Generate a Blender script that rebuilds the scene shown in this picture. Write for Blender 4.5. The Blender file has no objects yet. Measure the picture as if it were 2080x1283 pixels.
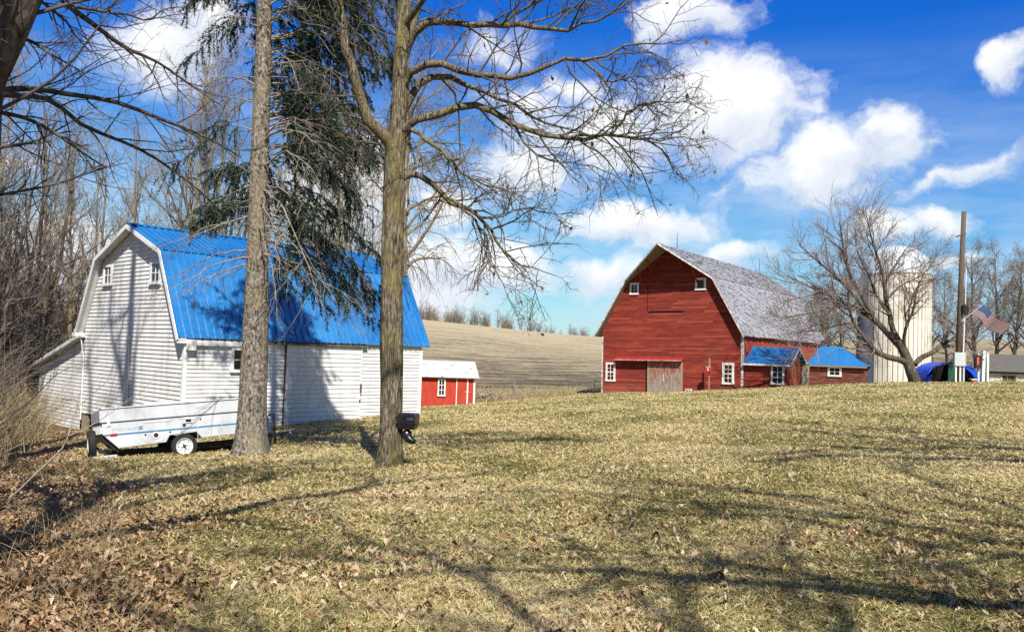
import bpy, math, random
import numpy as np
from math import radians as Rd, sin, cos, pi
rs = np.random.RandomState(7)
random.seed(7)
sc = bpy.context.scene
COL = sc.collection

# ------------------------------------------------------------------ camera
FPX, CX, CY = 1752.0, 1040.0, 641.5
p_, r_ = Rd(2.4), Rd(1.95)
CF = np.array([0, cos(p_), sin(p_)]); U0 = np.array([0, -sin(p_), cos(p_)]); R0 = np.array([1.0, 0, 0])
CU = cos(r_) * U0 - sin(r_) * R0; CR = cos(r_) * R0 + sin(r_) * U0
CAM = np.array([0, 0, 1.6])

def dirpx(px, py):
    d = CF + (px - CX) / FPX * CR - (py - CY) / FPX * CU
    return d / np.linalg.norm(d)

def at(px, py, Y):
    """the point at forward distance Y (metres) that was measured at photo pixel px, py"""
    d = CF + (px - CX) / FPX * CR - (py - CY) / FPX * CU
    return CAM + d * (Y / d[1])

from mathutils import Matrix, Vector
cd = bpy.data.cameras.new("camera"); cam = bpy.data.objects.new("camera", cd); COL.objects.link(cam)
M = Matrix.Identity(4)
for i in range(3):
    M[i][0], M[i][1], M[i][2], M[i][3] = CR[i], CU[i], -CF[i], CAM[i]
cam.matrix_world = M
cd.sensor_width = 36; cd.lens = 36 * FPX / 2080; cd.clip_end = 3000; cd.clip_start = 0.05
sc.camera = cam

# ------------------------------------------------------------------ light
SUN_AZ, SUN_EL = 12.0, 46.0          # degrees to the right of straight behind the camera
sv = np.array([sin(Rd(SUN_AZ)) * cos(Rd(SUN_EL)), -cos(Rd(SUN_AZ)) * cos(Rd(SUN_EL)), sin(Rd(SUN_EL))])
sl = bpy.data.lights.new("sun", 'SUN'); sl.energy = 5.0; sl.angle = Rd(0.5); sl.color = (1.0, 0.95, 0.86)
so = bpy.data.objects.new("sun", sl); COL.objects.link(so)
so.rotation_euler = Vector(sv).to_track_quat('Z', 'Y').to_euler()
so.location = (0, 0, 40)
sc.view_settings.view_transform = 'Standard'; sc.view_settings.look = 'None'
sc.view_settings.exposure = 0.52; sc.view_settings.gamma = 1.0
sc.cycles.max_bounces = 6; sc.cycles.diffuse_bounces = 2; sc.cycles.glossy_bounces = 2
sc.cycles.transparent_max_bounces = 6
sc.cycles.use_denoising = False

# ------------------------------------------------------------------ materials
class N:
    def __init__(s, nt): s.nt = nt
    def n(s, t, **kw):
        x = s.nt.nodes.new(t)
        for k, v in kw.items():
            if k in x.inputs: x.inputs[k].default_value = v
            else: setattr(x, k, v)
        return x
    def l(s, a, b): s.nt.links.new(a, b)
    def put(s, sock, v):
        if isinstance(v, bpy.types.NodeSocket): s.l(v, sock)
        else: sock.default_value = v
    def math(s, op, a, b=0.0, c=None, clamp=False):
        x = s.nt.nodes.new('ShaderNodeMath'); x.operation = op; x.use_clamp = clamp
        s.put(x.inputs[0], a); s.put(x.inputs[1], b)
        if c is not None: s.put(x.inputs[2], c)
        return x.outputs[0]
    def mix(s, f, a, b, mode='MIX'):
        x = s.nt.nodes.new('ShaderNodeMix'); x.data_type = 'RGBA'; x.blend_type = mode
        s.put(x.inputs[0], f)
        s.put(x.inputs[6], a if isinstance(a, bpy.types.NodeSocket) else (*a, 1)[:4])
        s.put(x.inputs[7], b if isinstance(b, bpy.types.NodeSocket) else (*b, 1)[:4])
        return x.outputs[2]
    def ramp(s, f, stops, interp='LINEAR'):
        x = s.nt.nodes.new('ShaderNodeValToRGB'); x.color_ramp.interpolation = interp
        e = x.color_ramp.elements
        while len(e) < len(stops): e.new(0.5)
        for i, (p, c) in enumerate(stops):
            e[i].position = p
            e[i].color = (c, c, c, 1) if isinstance(c, (int, float)) else (*c, 1)[:4]
        s.put(x.inputs[0], f)
        return x.outputs[0]
    def coords(s, kind='Object', scale=(1, 1, 1), rot=(0, 0, 0)):
        tc = s.n('ShaderNodeTexCoord'); mp = s.n('ShaderNodeMapping')
        s.l(tc.outputs[kind], mp.inputs[0]); mp.inputs['Scale'].default_value = scale; mp.inputs['Rotation'].default_value = rot
        return mp.outputs[0]
    def noise(s, vec, scale, detail=4, rough=0.55, dist=0.0):
        x = s.n('ShaderNodeTexNoise'); s.l(vec, x.inputs['Vector'])
        x.inputs['Scale'].default_value = scale; x.inputs['Detail'].default_value = detail
        x.inputs['Roughness'].default_value = rough; x.inputs['Distortion'].default_value = dist
        return x.outputs['Fac']
    def attr(s, name='tint'):
        x = s.n('ShaderNodeAttribute'); x.attribute_name = name
        return x.outputs['Fac']

def material(name, build, rough=0.8, spec=0.3, metallic=0.0):
    m = bpy.data.materials.new(name); m.use_nodes = True
    nt = m.node_tree; g = N(nt); b = nt.nodes['Principled BSDF']
    b.inputs['Roughness'].default_value = rough; b.inputs['Metallic'].default_value = metallic
    b.inputs['Specular IOR Level'].default_value = spec
    build(g, b)
    return m

def bump(g, b, h, strength=0.5, dist=0.02):
    x = g.n('ShaderNodeBump'); x.inputs['Strength'].default_value = strength; x.inputs['Distance'].default_value = dist
    g.l(h, x.inputs['Height']); g.l(x.outputs[0], b.inputs['Normal'])

def mottled(name, c1, c2, scale=8, stretch=(1, 1, 1), rough=0.8, bstr=0.3, bdist=0.01, detail=5, lo=0.3, hi=0.7, spec=0.3, metallic=0.0, extra=None):
    def f(g, b):
        v = g.coords('Object', stretch)
        n = g.noise(v, scale, detail, 0.6)
        c = g.ramp(n, [(lo, c1), (hi, c2)])
        if extra:
            n2 = g.noise(g.coords('Object', extra.get('stretch', (1, 1, 1))), extra['scale'], 4, 0.6)
            k = g.ramp(n2, [(extra['lo'], 0.0), (extra['hi'], 1.0)])
            c = g.mix(k, c, extra['c'])
        g.l(c, b.inputs['Base Color'])
        if bstr: bump(g, b, n, bstr, bdist)
    return material(name, f, rough, spec, metallic)

def tinted(name, stops, rough=0.8, spec=0.2, translucent=0.0, noise=None):
    def f(g, b):
        t = g.attr('tint')
        c = g.ramp(t, stops)
        if noise:
            n = g.noise(g.coords('Object'), noise[0], 3)
            c = g.mix(g.ramp(n, [(0.4, 0.0), (0.62, 1.0)]), c, noise[1])
        g.l(c, b.inputs['Base Color'])
        if translucent:
            tr = g.n('ShaderNodeBsdfTranslucent'); g.l(c, tr.inputs[0])
            ms = g.n('ShaderNodeMixShader'); ms.inputs[0].default_value = translucent
            g.l(b.outputs[0], ms.inputs[1]); g.l(tr.outputs[0], ms.inputs[2])
            out = g.nt.nodes['Material Output']; g.l(ms.outputs[0], out.inputs[0])
    return material(name, f, rough, spec)

MT = {}
MT['white_siding'] = mottled('white_siding', (0.71, 0.71, 0.69), (0.81, 0.81, 0.79), 1.6, (1, 1, 3), 0.6, 0.05, 0.002, extra=dict(scale=1.6, lo=0.45, hi=0.75, c=(0.56, 0.55, 0.50), stretch=(1.6, 1.6, 0.3)))
MT['white_trim'] = mottled('white_trim', (0.78, 0.78, 0.76), (0.86, 0.86, 0.84), 5, rough=0.5, bstr=0.05)
MT['old_white'] = mottled('old_white', (0.62, 0.6, 0.55), (0.82, 0.81, 0.78), 9, rough=0.7, bstr=0.15)
MT['grey_trim'] = mottled('weathered_trim', (0.22, 0.20, 0.18), (0.66, 0.64, 0.6), 4, (1, 1, 1), 0.8, 0.2, lo=.35, hi=.6)
MT['glass'] = material('dark_glass', lambda g, b: b.inputs['Base Color'].__setattr__('default_value', (0.012, 0.014, 0.016, 1)), 0.08, 0.5)
MT['blue_metal'] = mottled('blue_metal_roofing', (0.012, 0.145, 0.40), (0.022, 0.185, 0.47), 1.2, (1, 1, 1), 0.28, 0.12, 0.01, spec=0.7, extra=dict(scale=0.7, lo=0.5, hi=0.8, c=(0.035, 0.23, 0.50)))
MT['concrete'] = mottled('concrete', (0.30, 0.27, 0.21), (0.48, 0.44, 0.35), 5, rough=0.9, bstr=0.4, bdist=0.02)
MT['pale_wood'] = mottled('pale_wood', (0.22, 0.17, 0.11), (0.42, 0.36, 0.25), 7, (6, 6, 0.6), 0.85, 0.4)
MT['dark'] = material('dark_void', lambda g, b: b.inputs['Base Color'].__setattr__('default_value', (0.012, 0.011, 0.010, 1)), 0.9, 0.1)
MT['black_metal'] = mottled('black_metal', (0.012, 0.012, 0.013), (0.03, 0.028, 0.026), 12, rough=0.55, bstr=0.1)
MT['rubber'] = mottled('rubber', (0.012, 0.012, 0.012), (0.028, 0.027, 0.026), 30, rough=0.75, bstr=0.2)
MT['rust_track'] = mottled('rust_track', (0.05, 0.04, 0.03), (0.20, 0.16, 0.11), 9, (1, 1, 1), 0.8, 0.3)

def f_red(g, b):
    v = g.coords('Object', (0.5, 0.5, 6.5))
    n = g.noise(v, 2.2, 5, 0.65)
    c = g.ramp(n, [(0.25, (0.15, 0.018, 0.012)), (0.5, (0.27, 0.036, 0.020)), (0.75, (0.42, 0.085, 0.048))])
    # bare grey boards low on the wall and here and there
    pz = g.coords('Object'); sx = g.n('ShaderNodeSeparateXYZ'); g.l(pz, sx.inputs[0])
    lowz = g.math('MULTIPLY', g.math('SUBTRACT', 1.2, sx.outputs[2]), 0.16, clamp=True)
    leftx = g.math('MULTIPLY', g.math('SUBTRACT', -4.5, sx.outputs[0]), 0.3, clamp=True)
    w = g.math('ADD', g.noise(g.coords('Object', (0.55, 0.55, 9)), 2.6, 5, 0.7), g.math('MULTIPLY', g.math('MULTIPLY', lowz, leftx), 0.62))
    k = g.ramp(w, [(0.66, 0.0), (0.8, 1.0)])
    c = g.mix(g.math('MULTIPLY', k, 0.75), c, (0.33, 0.22, 0.18))
    zi = g.math('FLOOR', g.math('DIVIDE', g.math('ADD', sx.outputs[2], 0.86), 0.142))
    wn0 = g.n('ShaderNodeTexWhiteNoise'); wn0.noise_dimensions = '1D'; g.l(zi, wn0.inputs['W'])
    xi = g.math('FLOOR', g.math('ADD', g.math('MULTIPLY', sx.outputs[0], 0.38), g.math('MULTIPLY', wn0.outputs['Value'], 7.0)))
    wn = g.n('ShaderNodeTexWhiteNoise'); wn.noise_dimensions = '2D'; cv = g.n('ShaderNodeCombineXYZ'); g.l(xi, cv.inputs[0]); g.l(zi, cv.inputs[1]); g.l(cv.outputs[0], wn.inputs['Vector'])
    c = g.mix(g.ramp(wn.outputs['Value'], [(0.0, 0.55), (0.45, 0.0)]), c, (0.12, 0.016, 0.012))
    c = g.mix(g.ramp(wn.outputs['Value'], [(0.7, 0.0), (1.0, 0.5)]), c, (0.46, 0.115, 0.066))
    pat = g.noise(g.coords('Object', (0.35, 0.35, 0.8)), 1.0, 4, 0.65)
    c = g.mix(g.ramp(pat, [(0.42, 0.0), (0.68, 0.55)]), c, (0.15, 0.030, 0.026))
    fine = g.noise(g.coords('Object', (1, 1, 3)), 26, 3, 0.7)
    c = g.mix(g.math('MULTIPLY', g.ramp(fine, [(0.55, 0.0), (0.75, 1.0)]), 0.5), c, (0.11, 0.028, 0.020))
    g.l(c, b.inputs['Base Color']); bump(g, b, n, 0.4, 0.02)
MT['red_siding'] = material('weathered_red_siding', f_red, 0.75, 0.25)

def f_peel(g, b):
    v = g.coords('Object', (9, 9, 0.9))
    n = g.noise(v, 2.0, 5, 0.7)
    sx = g.n('ShaderNodeSeparateXYZ'); g.l(g.coords('Object'), sx.inputs[0])
    h = g.math('MULTIPLY', g.math('SUBTRACT', 1.5, sx.outputs[2]), 0.075)
    k = g.ramp(g.math('ADD', n, h), [(0.5, 0.0), (0.60, 1.0)])
    grey = g.ramp(g.noise(g.coords('Object', (14, 14, 0.7)), 3, 4), [(0.3, (0.16, 0.13, 0.11)), (0.7, (0.46, 0.40, 0.35))])
    red = g.ramp(g.noise(v, 4, 3), [(0.3, (0.20, 0.034, 0.020)), (0.7, (0.42, 0.085, 0.04))])
    g.l(g.mix(k, red, grey), b.inputs['Base Color']); bump(g, b, n, 0.5, 0.02)
MT['peeling'] = material('peeling_red_boards', f_peel, 0.85, 0.2)
MT['shed_red'] = mottled('painted_red_boards', (0.36, 0.035, 0.020), (0.46, 0.055, 0.030), 4, (1, 1, 0.4), 0.6, 0.1)
MT['red_block'] = mottled('red_clay_block', (0.34, 0.07, 0.04), (0.50, 0.13, 0.07), 6, rough=0.75, bstr=0.2)
MT['old_red'] = mottled('faded_red_boards', (0.10, 0.022, 0.016), (0.20, 0.05, 0.036), 3, (0.7, 0.7, 7), 0.85, 0.4, extra=dict(scale=2.2, lo=0.5, hi=0.68, c=(0.24, 0.17, 0.13), stretch=(0.6, 0.6, 8)))
MT['red_flash'] = mottled('red_metal_flashing', (0.30, 0.018, 0.016), (0.42, 0.035, 0.03), 4, rough=0.6, bstr=0.05)
MT['shingle'] = tinted('weathered_shingles', [(0.0, (0.13, 0.135, 0.155)), (0.35, (0.25, 0.26, 0.30)), (0.75, (0.37, 0.38, 0.43)), (0.88, (0.42, 0.42, 0.43)), (0.94, (0.38, 0.33, 0.23)), (1.0, (0.27, 0.215, 0.135))], 0.85, 0.2)
MT['sheathing'] = mottled('roof_sheathing', (0.14, 0.13, 0.14), (0.34, 0.30, 0.24), 7, (1, 5, 1), 0.9, 0.4)
MT['tin'] = mottled('rusted_galvanised_tin', (0.50, 0.52, 0.54), (0.66, 0.67, 0.68), 2.5, (1, 1, 1), 0.45, 0.1, metallic=0.2, extra=dict(scale=3.0, lo=0.55, hi=0.72, c=(0.36, 0.22, 0.12), stretch=(1, 1, 1)))
MT['silo'] = mottled('cream_silo_staves', (0.60, 0.565, 0.485), (0.74, 0.71, 0.63), 3, (1, 1, 0.5), 0.8, 0.2, extra=dict(scale=1.6, lo=0.52, hi=0.72, c=(0.42, 0.36, 0.26), stretch=(1, 1, 0.3)))
MT['dome'] = mottled('galvanised_dome', (0.50, 0.58, 0.62), (0.66, 0.72, 0.75), 2, rough=0.45, bstr=0.05, metallic=0.15)
MT['galv'] = mottled('galvanised_hoop', (0.52, 0.48, 0.42), (0.60, 0.56, 0.48), 8, rough=0.6, bstr=0.1)
MT['chute'] = mottled('dark_blue_chute', (0.03, 0.036, 0.055), (0.07, 0.078, 0.10), 3, (1, 1, 0.4), 0.6, 0.1)
MT['trailer'] = mottled('trailer_white', (0.47, 0.50, 0.54), (0.57, 0.59, 0.62), 3, rough=0.4, bstr=0.05, spec=0.4, extra=dict(scale=3.2, lo=0.48, hi=0.78, c=(0.36, 0.38, 0.39), stretch=(1, 1, .4)))
MT['stripe'] = mottled('trailer_stripe_blue', (0.03, 0.16, 0.30), (0.05, 0.22, 0.38), 6, rough=0.4, bstr=0)
MT['letter'] = mottled('letter_blue_grey', (0.25, 0.36, 0.45), (0.32, 0.43, 0.52), 6, rough=0.5, bstr=0)
MT['silver'] = mottled('silver_paint', (0.62, 0.63, 0.64), (0.74, 0.74, 0.75), 10, rough=0.35, bstr=0.02, spec=0.5)
MT['red_lens'] = mottled('red_lens', (0.35, 0.01, 0.012), (0.5, 0.02, 0.02), 10, rough=0.2, bstr=0, spec=0.5)
MT['black_plastic'] = mottled('black_plastic', (0.010, 0.010, 0.012), (0.018, 0.018, 0.022), 6, rough=0.3, bstr=0.03, spec=0.5)
MT['pole_wood'] = mottled('pole_wood', (0.055, 0.042, 0.032), (0.16, 0.12, 0.085), 6, (5, 5, 0.35), 0.9, 0.5)
MT['grey_box'] = mottled('grey_box', (0.42, 0.47, 0.48), (0.5, 0.54, 0.55), 6, rough=0.5, bstr=0.02)
MT['tarp'] = mottled('blue_tarp', (0.008, 0.05, 0.50), (0.015, 0.09, 0.70), 3, rough=0.45, bstr=0.5, bdist=0.05)
MT['green'] = mottled('green_panel', (0.012, 0.06, 0.045), (0.02, 0.10, 0.075), 4, rough=0.6, bstr=0.1)
MT['orange'] = mottled('orange_label', (0.45, 0.08, 0.03), (0.55, 0.12, 0.05), 8, rough=0.6, bstr=0)
MT['dark_shingle'] = mottled('dark_asphalt_shingles', (0.06, 0.058, 0.055), (0.15, 0.14, 0.13), 14, (1, 1, 3), 0.9, 0.4)
for nm_, cl_ in (('flag_white', (0.93, 0.90, 0.90)), ('flag_red', (0.72, 0.26, 0.28)), ('flag_blue', (0.13, 0.24, 0.60))):
    MT[nm_] = tinted(nm_, [(0.0, cl_), (1.0, cl_)], 0.8, 0.1, 0.3)

def bark(name, c1, c2, c3, moss=None, stretch=(9, 9, 1.3), sc1=3.0, bd=0.03, bs=0.9):
    def f(g, b):
        v = g.coords('Object', stretch)
        n = g.noise(v, sc1, 5, 0.65, 0.4)
        n2 = g.noise(g.coords('Object', (1, 1, 0.5)), 2.2, 4, 0.6)
        c = g.ramp(n, [(0.34, c1), (0.5, c2), (0.68, c3)])
        if moss:
            k = g.ramp(n2, [(0.50, 0.0), (0.66, 1.0)])
            c = g.mix(g.math('MULTIPLY', k, 0.75), c, moss)
        g.l(c, b.inputs['Base Color']); bump(g, b, n, bs, bd)
    return material(name, f, 0.9, 0.15)
MT['oak_bark'] = bark('oak_bark', (0.018, 0.015, 0.011), (0.15, 0.125, 0.085), (0.40, 0.345, 0.24), moss=(0.24, 0.20, 0.07), stretch=(11, 11, 2.0), sc1=3.0, bs=1.0, bd=.05)
MT['oak_twig'] = mottled('oak_twig', (0.045, 0.038, 0.028), (0.17, 0.14, 0.10), 5, rough=0.9, bstr=0.3)
MT['spruce_bark'] = bark('spruce_bark', (0.022, 0.018, 0.015), (0.20, 0.172, 0.14), (0.46, 0.41, 0.35), moss=(0.30, 0.25, 0.15), stretch=(7, 7, 4.0), sc1=2.9, bs=1.0, bd=.05)
MT['dead_twig'] = mottled('dead_twig', (0.16, 0.13, 0.10), (0.38, 0.33, 0.27), 5, rough=0.9, bstr=0.2)
MT['wood_bark'] = bark('woodland_bark', (0.09, 0.07, 0.045), (0.22, 0.175, 0.11), (0.34, 0.28, 0.17), moss=(0.34, 0.27, 0.11), stretch=(5, 5, 1), sc1=2)
MT['dark_bark'] = bark('dark_bark', (0.03, 0.025, 0.02), (0.09, 0.075, 0.06), (0.19, 0.16, 0.125), stretch=(5, 5, 1), sc1=3)
MT['twig'] = mottled('bare_twigs', (0.16, 0.13, 0.10), (0.33, 0.275, 0.215), 1.5, rough=0.9, bstr=0)
MT['twig_dark'] = mottled('dark_twigs', (0.05, 0.042, 0.036), (0.13, 0.108, 0.09), 1.5, rough=0.9, bstr=0)
MT['twig_red'] = mottled('reddish_twigs', (0.15, 0.115, 0.10), (0.30, 0.235, 0.21), 1.2, rough=0.9, bstr=0)
MT['needles'] = tinted('spruce_needles', [(0.0, (0.016, 0.034, 0.020)), (0.5, (0.035, 0.065, 0.038)), (0.85, (0.06, 0.10, 0.055)), (1.0, (0.10, 0.14, 0.095))], 0.6, 0.3, 0.15)
MT['leaf'] = tinted('dry_oak_leaf', [(0.0, (0.10, 0.05, 0.024)), (0.3, (0.30, 0.17, 0.085)), (0.7, (0.52, 0.38, 0.23)), (1.0, (0.66, 0.54, 0.38))], 0.7, 0.25, 0.2)
MT['hang_leaf'] = tinted('withered_hanging_leaf', [(0.0, (0.06, 0.04, 0.025)), (1.0, (0.22, 0.14, 0.08))], 0.8, 0.2, 0.2)
MT['blade'] = tinted('dormant_grass_blade', [(0.0, (0.030, 0.040, 0.012)), (0.2, (0.12, 0.14, 0.036)), (0.36, (0.29, 0.25, 0.085)), (0.62, (0.60, 0.50, 0.21)), (0.85, (0.72, 0.62, 0.34)), (1.0, (0.66, 0.52, 0.34))], 0.7, 0.25, 0.25)
MT['straw'] = tinted('dry_straw', [(0.0, (0.26, 0.19, 0.10)), (0.6, (0.48, 0.38, 0.21)), (1.0, (0.62, 0.52, 0.33))], 0.75, 0.2, 0.2)

# ------------------------------------------------------------------ mesh helpers
def mesh_np(name, V, F, mat, smooth=False, tint=None):
    """V (n,3); F list of (m,k) int arrays"""
    me = bpy.data.meshes.new(name)
    V = np.asarray(V, np.float32)
    me.vertices.add(len(V)); me.vertices.foreach_set('co', V.ravel())
    F = [np.asarray(f, np.int32) for f in F if len(f)]
    nl = sum(f.size for f in F); npoly = sum(len(f) for f in F)
    me.loops.add(nl); me.polygons.add(npoly)
    me.loops.foreach_set('vertex_index', np.concatenate([f.ravel() for f in F]))
    st = []; o = 0
    for f in F:
        st.append(o + np.arange(len(f)) * f.shape[1]); o += f.size
    me.polygons.foreach_set('loop_start', np.concatenate(st).astype(np.int32))
    if smooth: me.polygons.foreach_set('use_smooth', np.ones(npoly, bool))
    me.materials.append(mat)
    if tint is not None:
        a = me.attributes.new('tint', 'FLOAT', 'POINT'); a.data.foreach_set('value', np.asarray(tint, np.float32))
    me.update(calc_edges=True)
    return me

def link(name, me, parent=None, loc=None):
    o = bpy.data.objects.new(name, me); COL.objects.link(o)
    if parent is not None: o.parent = parent
    if loc is not None: o.location = loc
    return o

def tag(o, label=None, cat=None, group=None, kind=None):
    for k, v in (('label', label), ('category', cat), ('group', group), ('kind', kind)):
        if v: o[k] = v
    return o

def thing(name, label, cat, loc=(0, 0, 0), rz=0, group=None, rot=None):
    o = bpy.data.objects.new(name, None); COL.objects.link(o); o.empty_display_size = 0.3
    o.location = tuple(loc); o.rotation_euler = rot if rot else (0, 0, rz)
    return tag(o, label, cat, group)

class MB:
    def __init__(s): s.v = []; s.f = []
    def quad(s, *pts):
        n = len(s.v); s.v += [tuple(p) for p in pts]; s.f.append(tuple(range(n, n + len(pts)))); return s
    def hexa(s, b, t):
        """bottom 4 points, top 4 points"""
        n = len(s.v); s.v += [tuple(p) for p in b] + [tuple(p) for p in t]
        s.f += [(n + 3, n + 2, n + 1, n), (n + 4, n + 5, n + 6, n + 7)]
        for i in range(4):
            j = (i + 1) % 4; s.f.append((n + i, n + j, n + 4 + j, n + 4 + i))
        return s
    def box(s, x0, x1, y0, y1, z0, z1, xf=None):
        b = [(x0, y0, z0), (x1, y0, z0), (x1, y1, z0), (x0, y1, z0)]; t = [(x, y, z1) for x, y, _ in b]
        if xf: b = [xf(*p) for p in b]; t = [xf(*p) for p in t]
        return s.hexa(b, t)
    def bar(s, a, b, w, h=None):
        a = np.array(a, float); b = np.array(b, float); d = b - a; d /= np.linalg.norm(d); h = h or w
        up = np.array([0, 0, 1.0]) if abs(d[2]) < 0.9 else np.array([0, 1.0, 0])
        s1 = np.cross(d, up); s1 /= np.linalg.norm(s1); s2 = np.cross(s1, d)
        c = [(-1, -1), (1, -1), (1, 1), (-1, 1)]
        return s.hexa([a + s1 * i * w / 2 + s2 * j * h / 2 for i, j in c], [b + s1 * i * w / 2 + s2 * j * h / 2 for i, j in c])
    def slab(s, p00, p10, p11, p01, th):
        """a plate with its top through the four points, th thick along its normal"""
        P = [np.array(p, float) for p in (p00, p10, p11, p01)]
        n = np.cross(P[1] - P[0], P[3] - P[0]); n /= np.linalg.norm(n)
        return s.hexa([p - n * th for p in P], P)
    def prism(s, prof, d0, d1, xf):
        """a flat outline of (u, v) points between two depths; xf(u, d, v) -> point"""
        n = len(s.v); k = len(prof)
        s.v += [xf(u, d0, v) for u, v in prof] + [xf(u, d1, v) for u, v in prof]
        s.f += [tuple(range(n, n + k)), tuple(range(n + 2 * k - 1, n + k - 1, -1))]
        for i in range(k):
            j = (i + 1) % k; s.f.append((n + i, n + k + i, n + k + j, n + j))
        return s
    def lathe(s, prof, seg, xf=lambda x, y, z: (x, y, z), arc=(0, 2 * pi), closed=True):
        n = len(s.v); k = len(prof); m = seg if closed else seg + 1
        for i in range(m):
            a = arc[0] + (arc[1] - arc[0]) * i / seg
            for r, z in prof: s.v.append(xf(r * cos(a), r * sin(a), z))
        for i in range(seg):
            j = (i + 1) % m
            for q in range(k - 1):
                s.f.append((n + i * k + q, n + j * k + q, n + j * k + q + 1, n + i * k + q + 1))
        return s
    def tube(s, pts, rads, k=8):
        V, F = tubes(np.array([pts], float), np.array([rads if hasattr(rads, '__len__') else [rads] * len(pts)], float), k)
        n = len(s.v); s.v += [tuple(v) for v in V]; s.f += [tuple(int(i) + n for i in f) for f in F]
        m = len(pts)
        s.f.append(tuple(n + i for i in range(k - 1, -1, -1))); s.f.append(tuple(n + (m - 1) * k + i for i in range(k)))
        return s
    def make(s, name, mat, parent=None, smooth=False, bevel=0, loc=None):
        me = bpy.data.meshes.new(name); me.from_pydata([tuple(map(float, v)) for v in s.v], [], s.f); me.materials.append(mat)
        if smooth: me.polygons.foreach_set('use_smooth', [True] * len(me.polygons))
        me.update()
        o = link(name, me, parent, loc)
        if bevel:
            b = o.modifiers.new('bevel', 'BEVEL'); b.width = bevel; b.segments = 2; b.limit_method = 'ANGLE'
        return o

def norm(a): return a / (np.linalg.norm(a, axis=-1, keepdims=True) + 1e-9)

def tubes(P, R, k):
    """P (B,n,3), R (B,n) -> verts, quads"""
    B, n, _ = P.shape
    T = np.empty_like(P); T[:, 1:-1] = P[:, 2:] - P[:, :-2]; T[:, 0] = P[:, 1] - P[:, 0]; T[:, -1] = P[:, -1] - P[:, -2]
    T = norm(T); mt = norm(T.mean(1))
    ref = np.where(np.abs(mt[:, 2:3]) < 0.75, np.array([[0, 0, 1.0]]), np.array([[1.0, 0, 0]]))[:, None, :]
    N1 = norm(np.cross(T, np.broadcast_to(ref, T.shape))); N2 = np.cross(T, N1)
    a = np.arange(k) * 2 * pi / k
    V = P[:, :, None, :] + R[:, :, None, None] * (np.cos(a)[None, None, :, None] * N1[:, :, None, :] + np.sin(a)[None, None, :, None] * N2[:, :, None, :])
    idx = np.arange(B * n * k).reshape(B, n, k)
    a0 = idx[:, :-1, :]; a1 = np.roll(idx, -1, 2)[:, :-1, :]; b0 = idx[:, 1:, :]; b1 = np.roll(idx, -1, 2)[:, 1:, :]
    F = np.stack([a0, a1, b1, b0], -1).reshape(-1, 4)
    return V.reshape(-1, 3), F

def resample(P, R, n):
    P = np.asarray(P, float); R = np.asarray(R, float)
    d = np.r_[0, np.cumsum(np.linalg.norm(np.diff(P, axis=0), axis=1))]; t = np.linspace(0, d[-1], n)
    # smooth by a Catmull-like cubic through the points
    out = np.empty((n, 3))
    m = np.gradient(P, d, axis=0)
    i = np.clip(np.searchsorted(d, t, 'right') - 1, 0, len(d) - 2); h = (d[i + 1] - d[i]); u = ((t - d[i]) / h)[:, None]; h = h[:, None]
    out = (2 * u**3 - 3 * u**2 + 1) * P[i] + (u**3 - 2 * u**2 + u) * h * m[i] + (-2 * u**3 + 3 * u**2) * P[i + 1] + (u**3 - u**2) * h * m[i + 1]
    return out, np.interp(t, d, R)

def spawn(rng, P, R, c, t0, t1, ang, ang_sd, length, len_taper, rr, rmax, rend, m, wander, trop=(0, 0, 0), side_bias=None, len_sd=0.3):
    """children of every parent polyline: (B*c, m, 3) and radii"""
    B, n, _ = P.shape
    t = (np.arange(c)[None, :] + rng.rand(B, c)) / c
    t = t0 + (t1 - t0) * t
    x = t * (n - 1); i = np.clip(x.astype(int), 0, n - 2); u = (x - i)[..., None]
    bi = np.arange(B)[:, None]
    p0 = P[bi, i] * (1 - u) + P[bi, i + 1] * u
    r0 = R[bi, i] * (1 - u[..., 0]) + R[bi, i + 1] * u[..., 0]
    T = norm(P[bi, i + 1] - P[bi, i])
    ref = np.where(np.abs(T[..., 2:3]) < 0.8, np.array([0, 0, 1.0]), np.array([1.0, 0, 0]))
    N1 = norm(np.cross(T, ref)); N2 = np.cross(T, N1)
    ph = rng.rand(B, c) * 2 * pi
    if side_bias is not None:   # mostly to the two sides of the parent, in the plane of N1
        ph = np.where(rng.rand(B, c) < 0.5, 0, pi) + rng.randn(B, c) * side_bias
    an = ang + rng.randn(B, c) * ang_sd
    D = np.cos(an)[..., None] * T + np.sin(an)[..., None] * (np.cos(ph)[..., None] * N1 + np.sin(ph)[..., None] * N2)
    plen = np.linalg.norm(np.diff(P, axis=1), axis=2).sum(1)[:, None]
    L = (length(plen) if callable(length) else length) * (1 - len_taper * (t - t0) / max(t1 - t0, 1e-6)) * np.clip(1 + rng.randn(B, c) * len_sd, 0.3, 2)
    K = B * c
    D = D.reshape(K, 3); L = np.broadcast_to(L, (B, c)).reshape(K); p = p0.reshape(K, 3).copy()
    out = np.empty((K, m, 3)); out[:, 0] = p
    tr = np.asarray(trop, float)
    for q in range(1, m):
        D = norm(D + rng.randn(K, 3) * wander + tr)
        p = p + D * (L / (m - 1))[:, None]; out[:, q] = p
    ra = np.minimum(r0.reshape(K) * rr, rmax)
    s = np.linspace(0, 1, m)[None, :]
    rad = ra[:, None] * (1 - s) + np.minimum(rend, ra)[:, None] * s
    return out, rad

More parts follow.
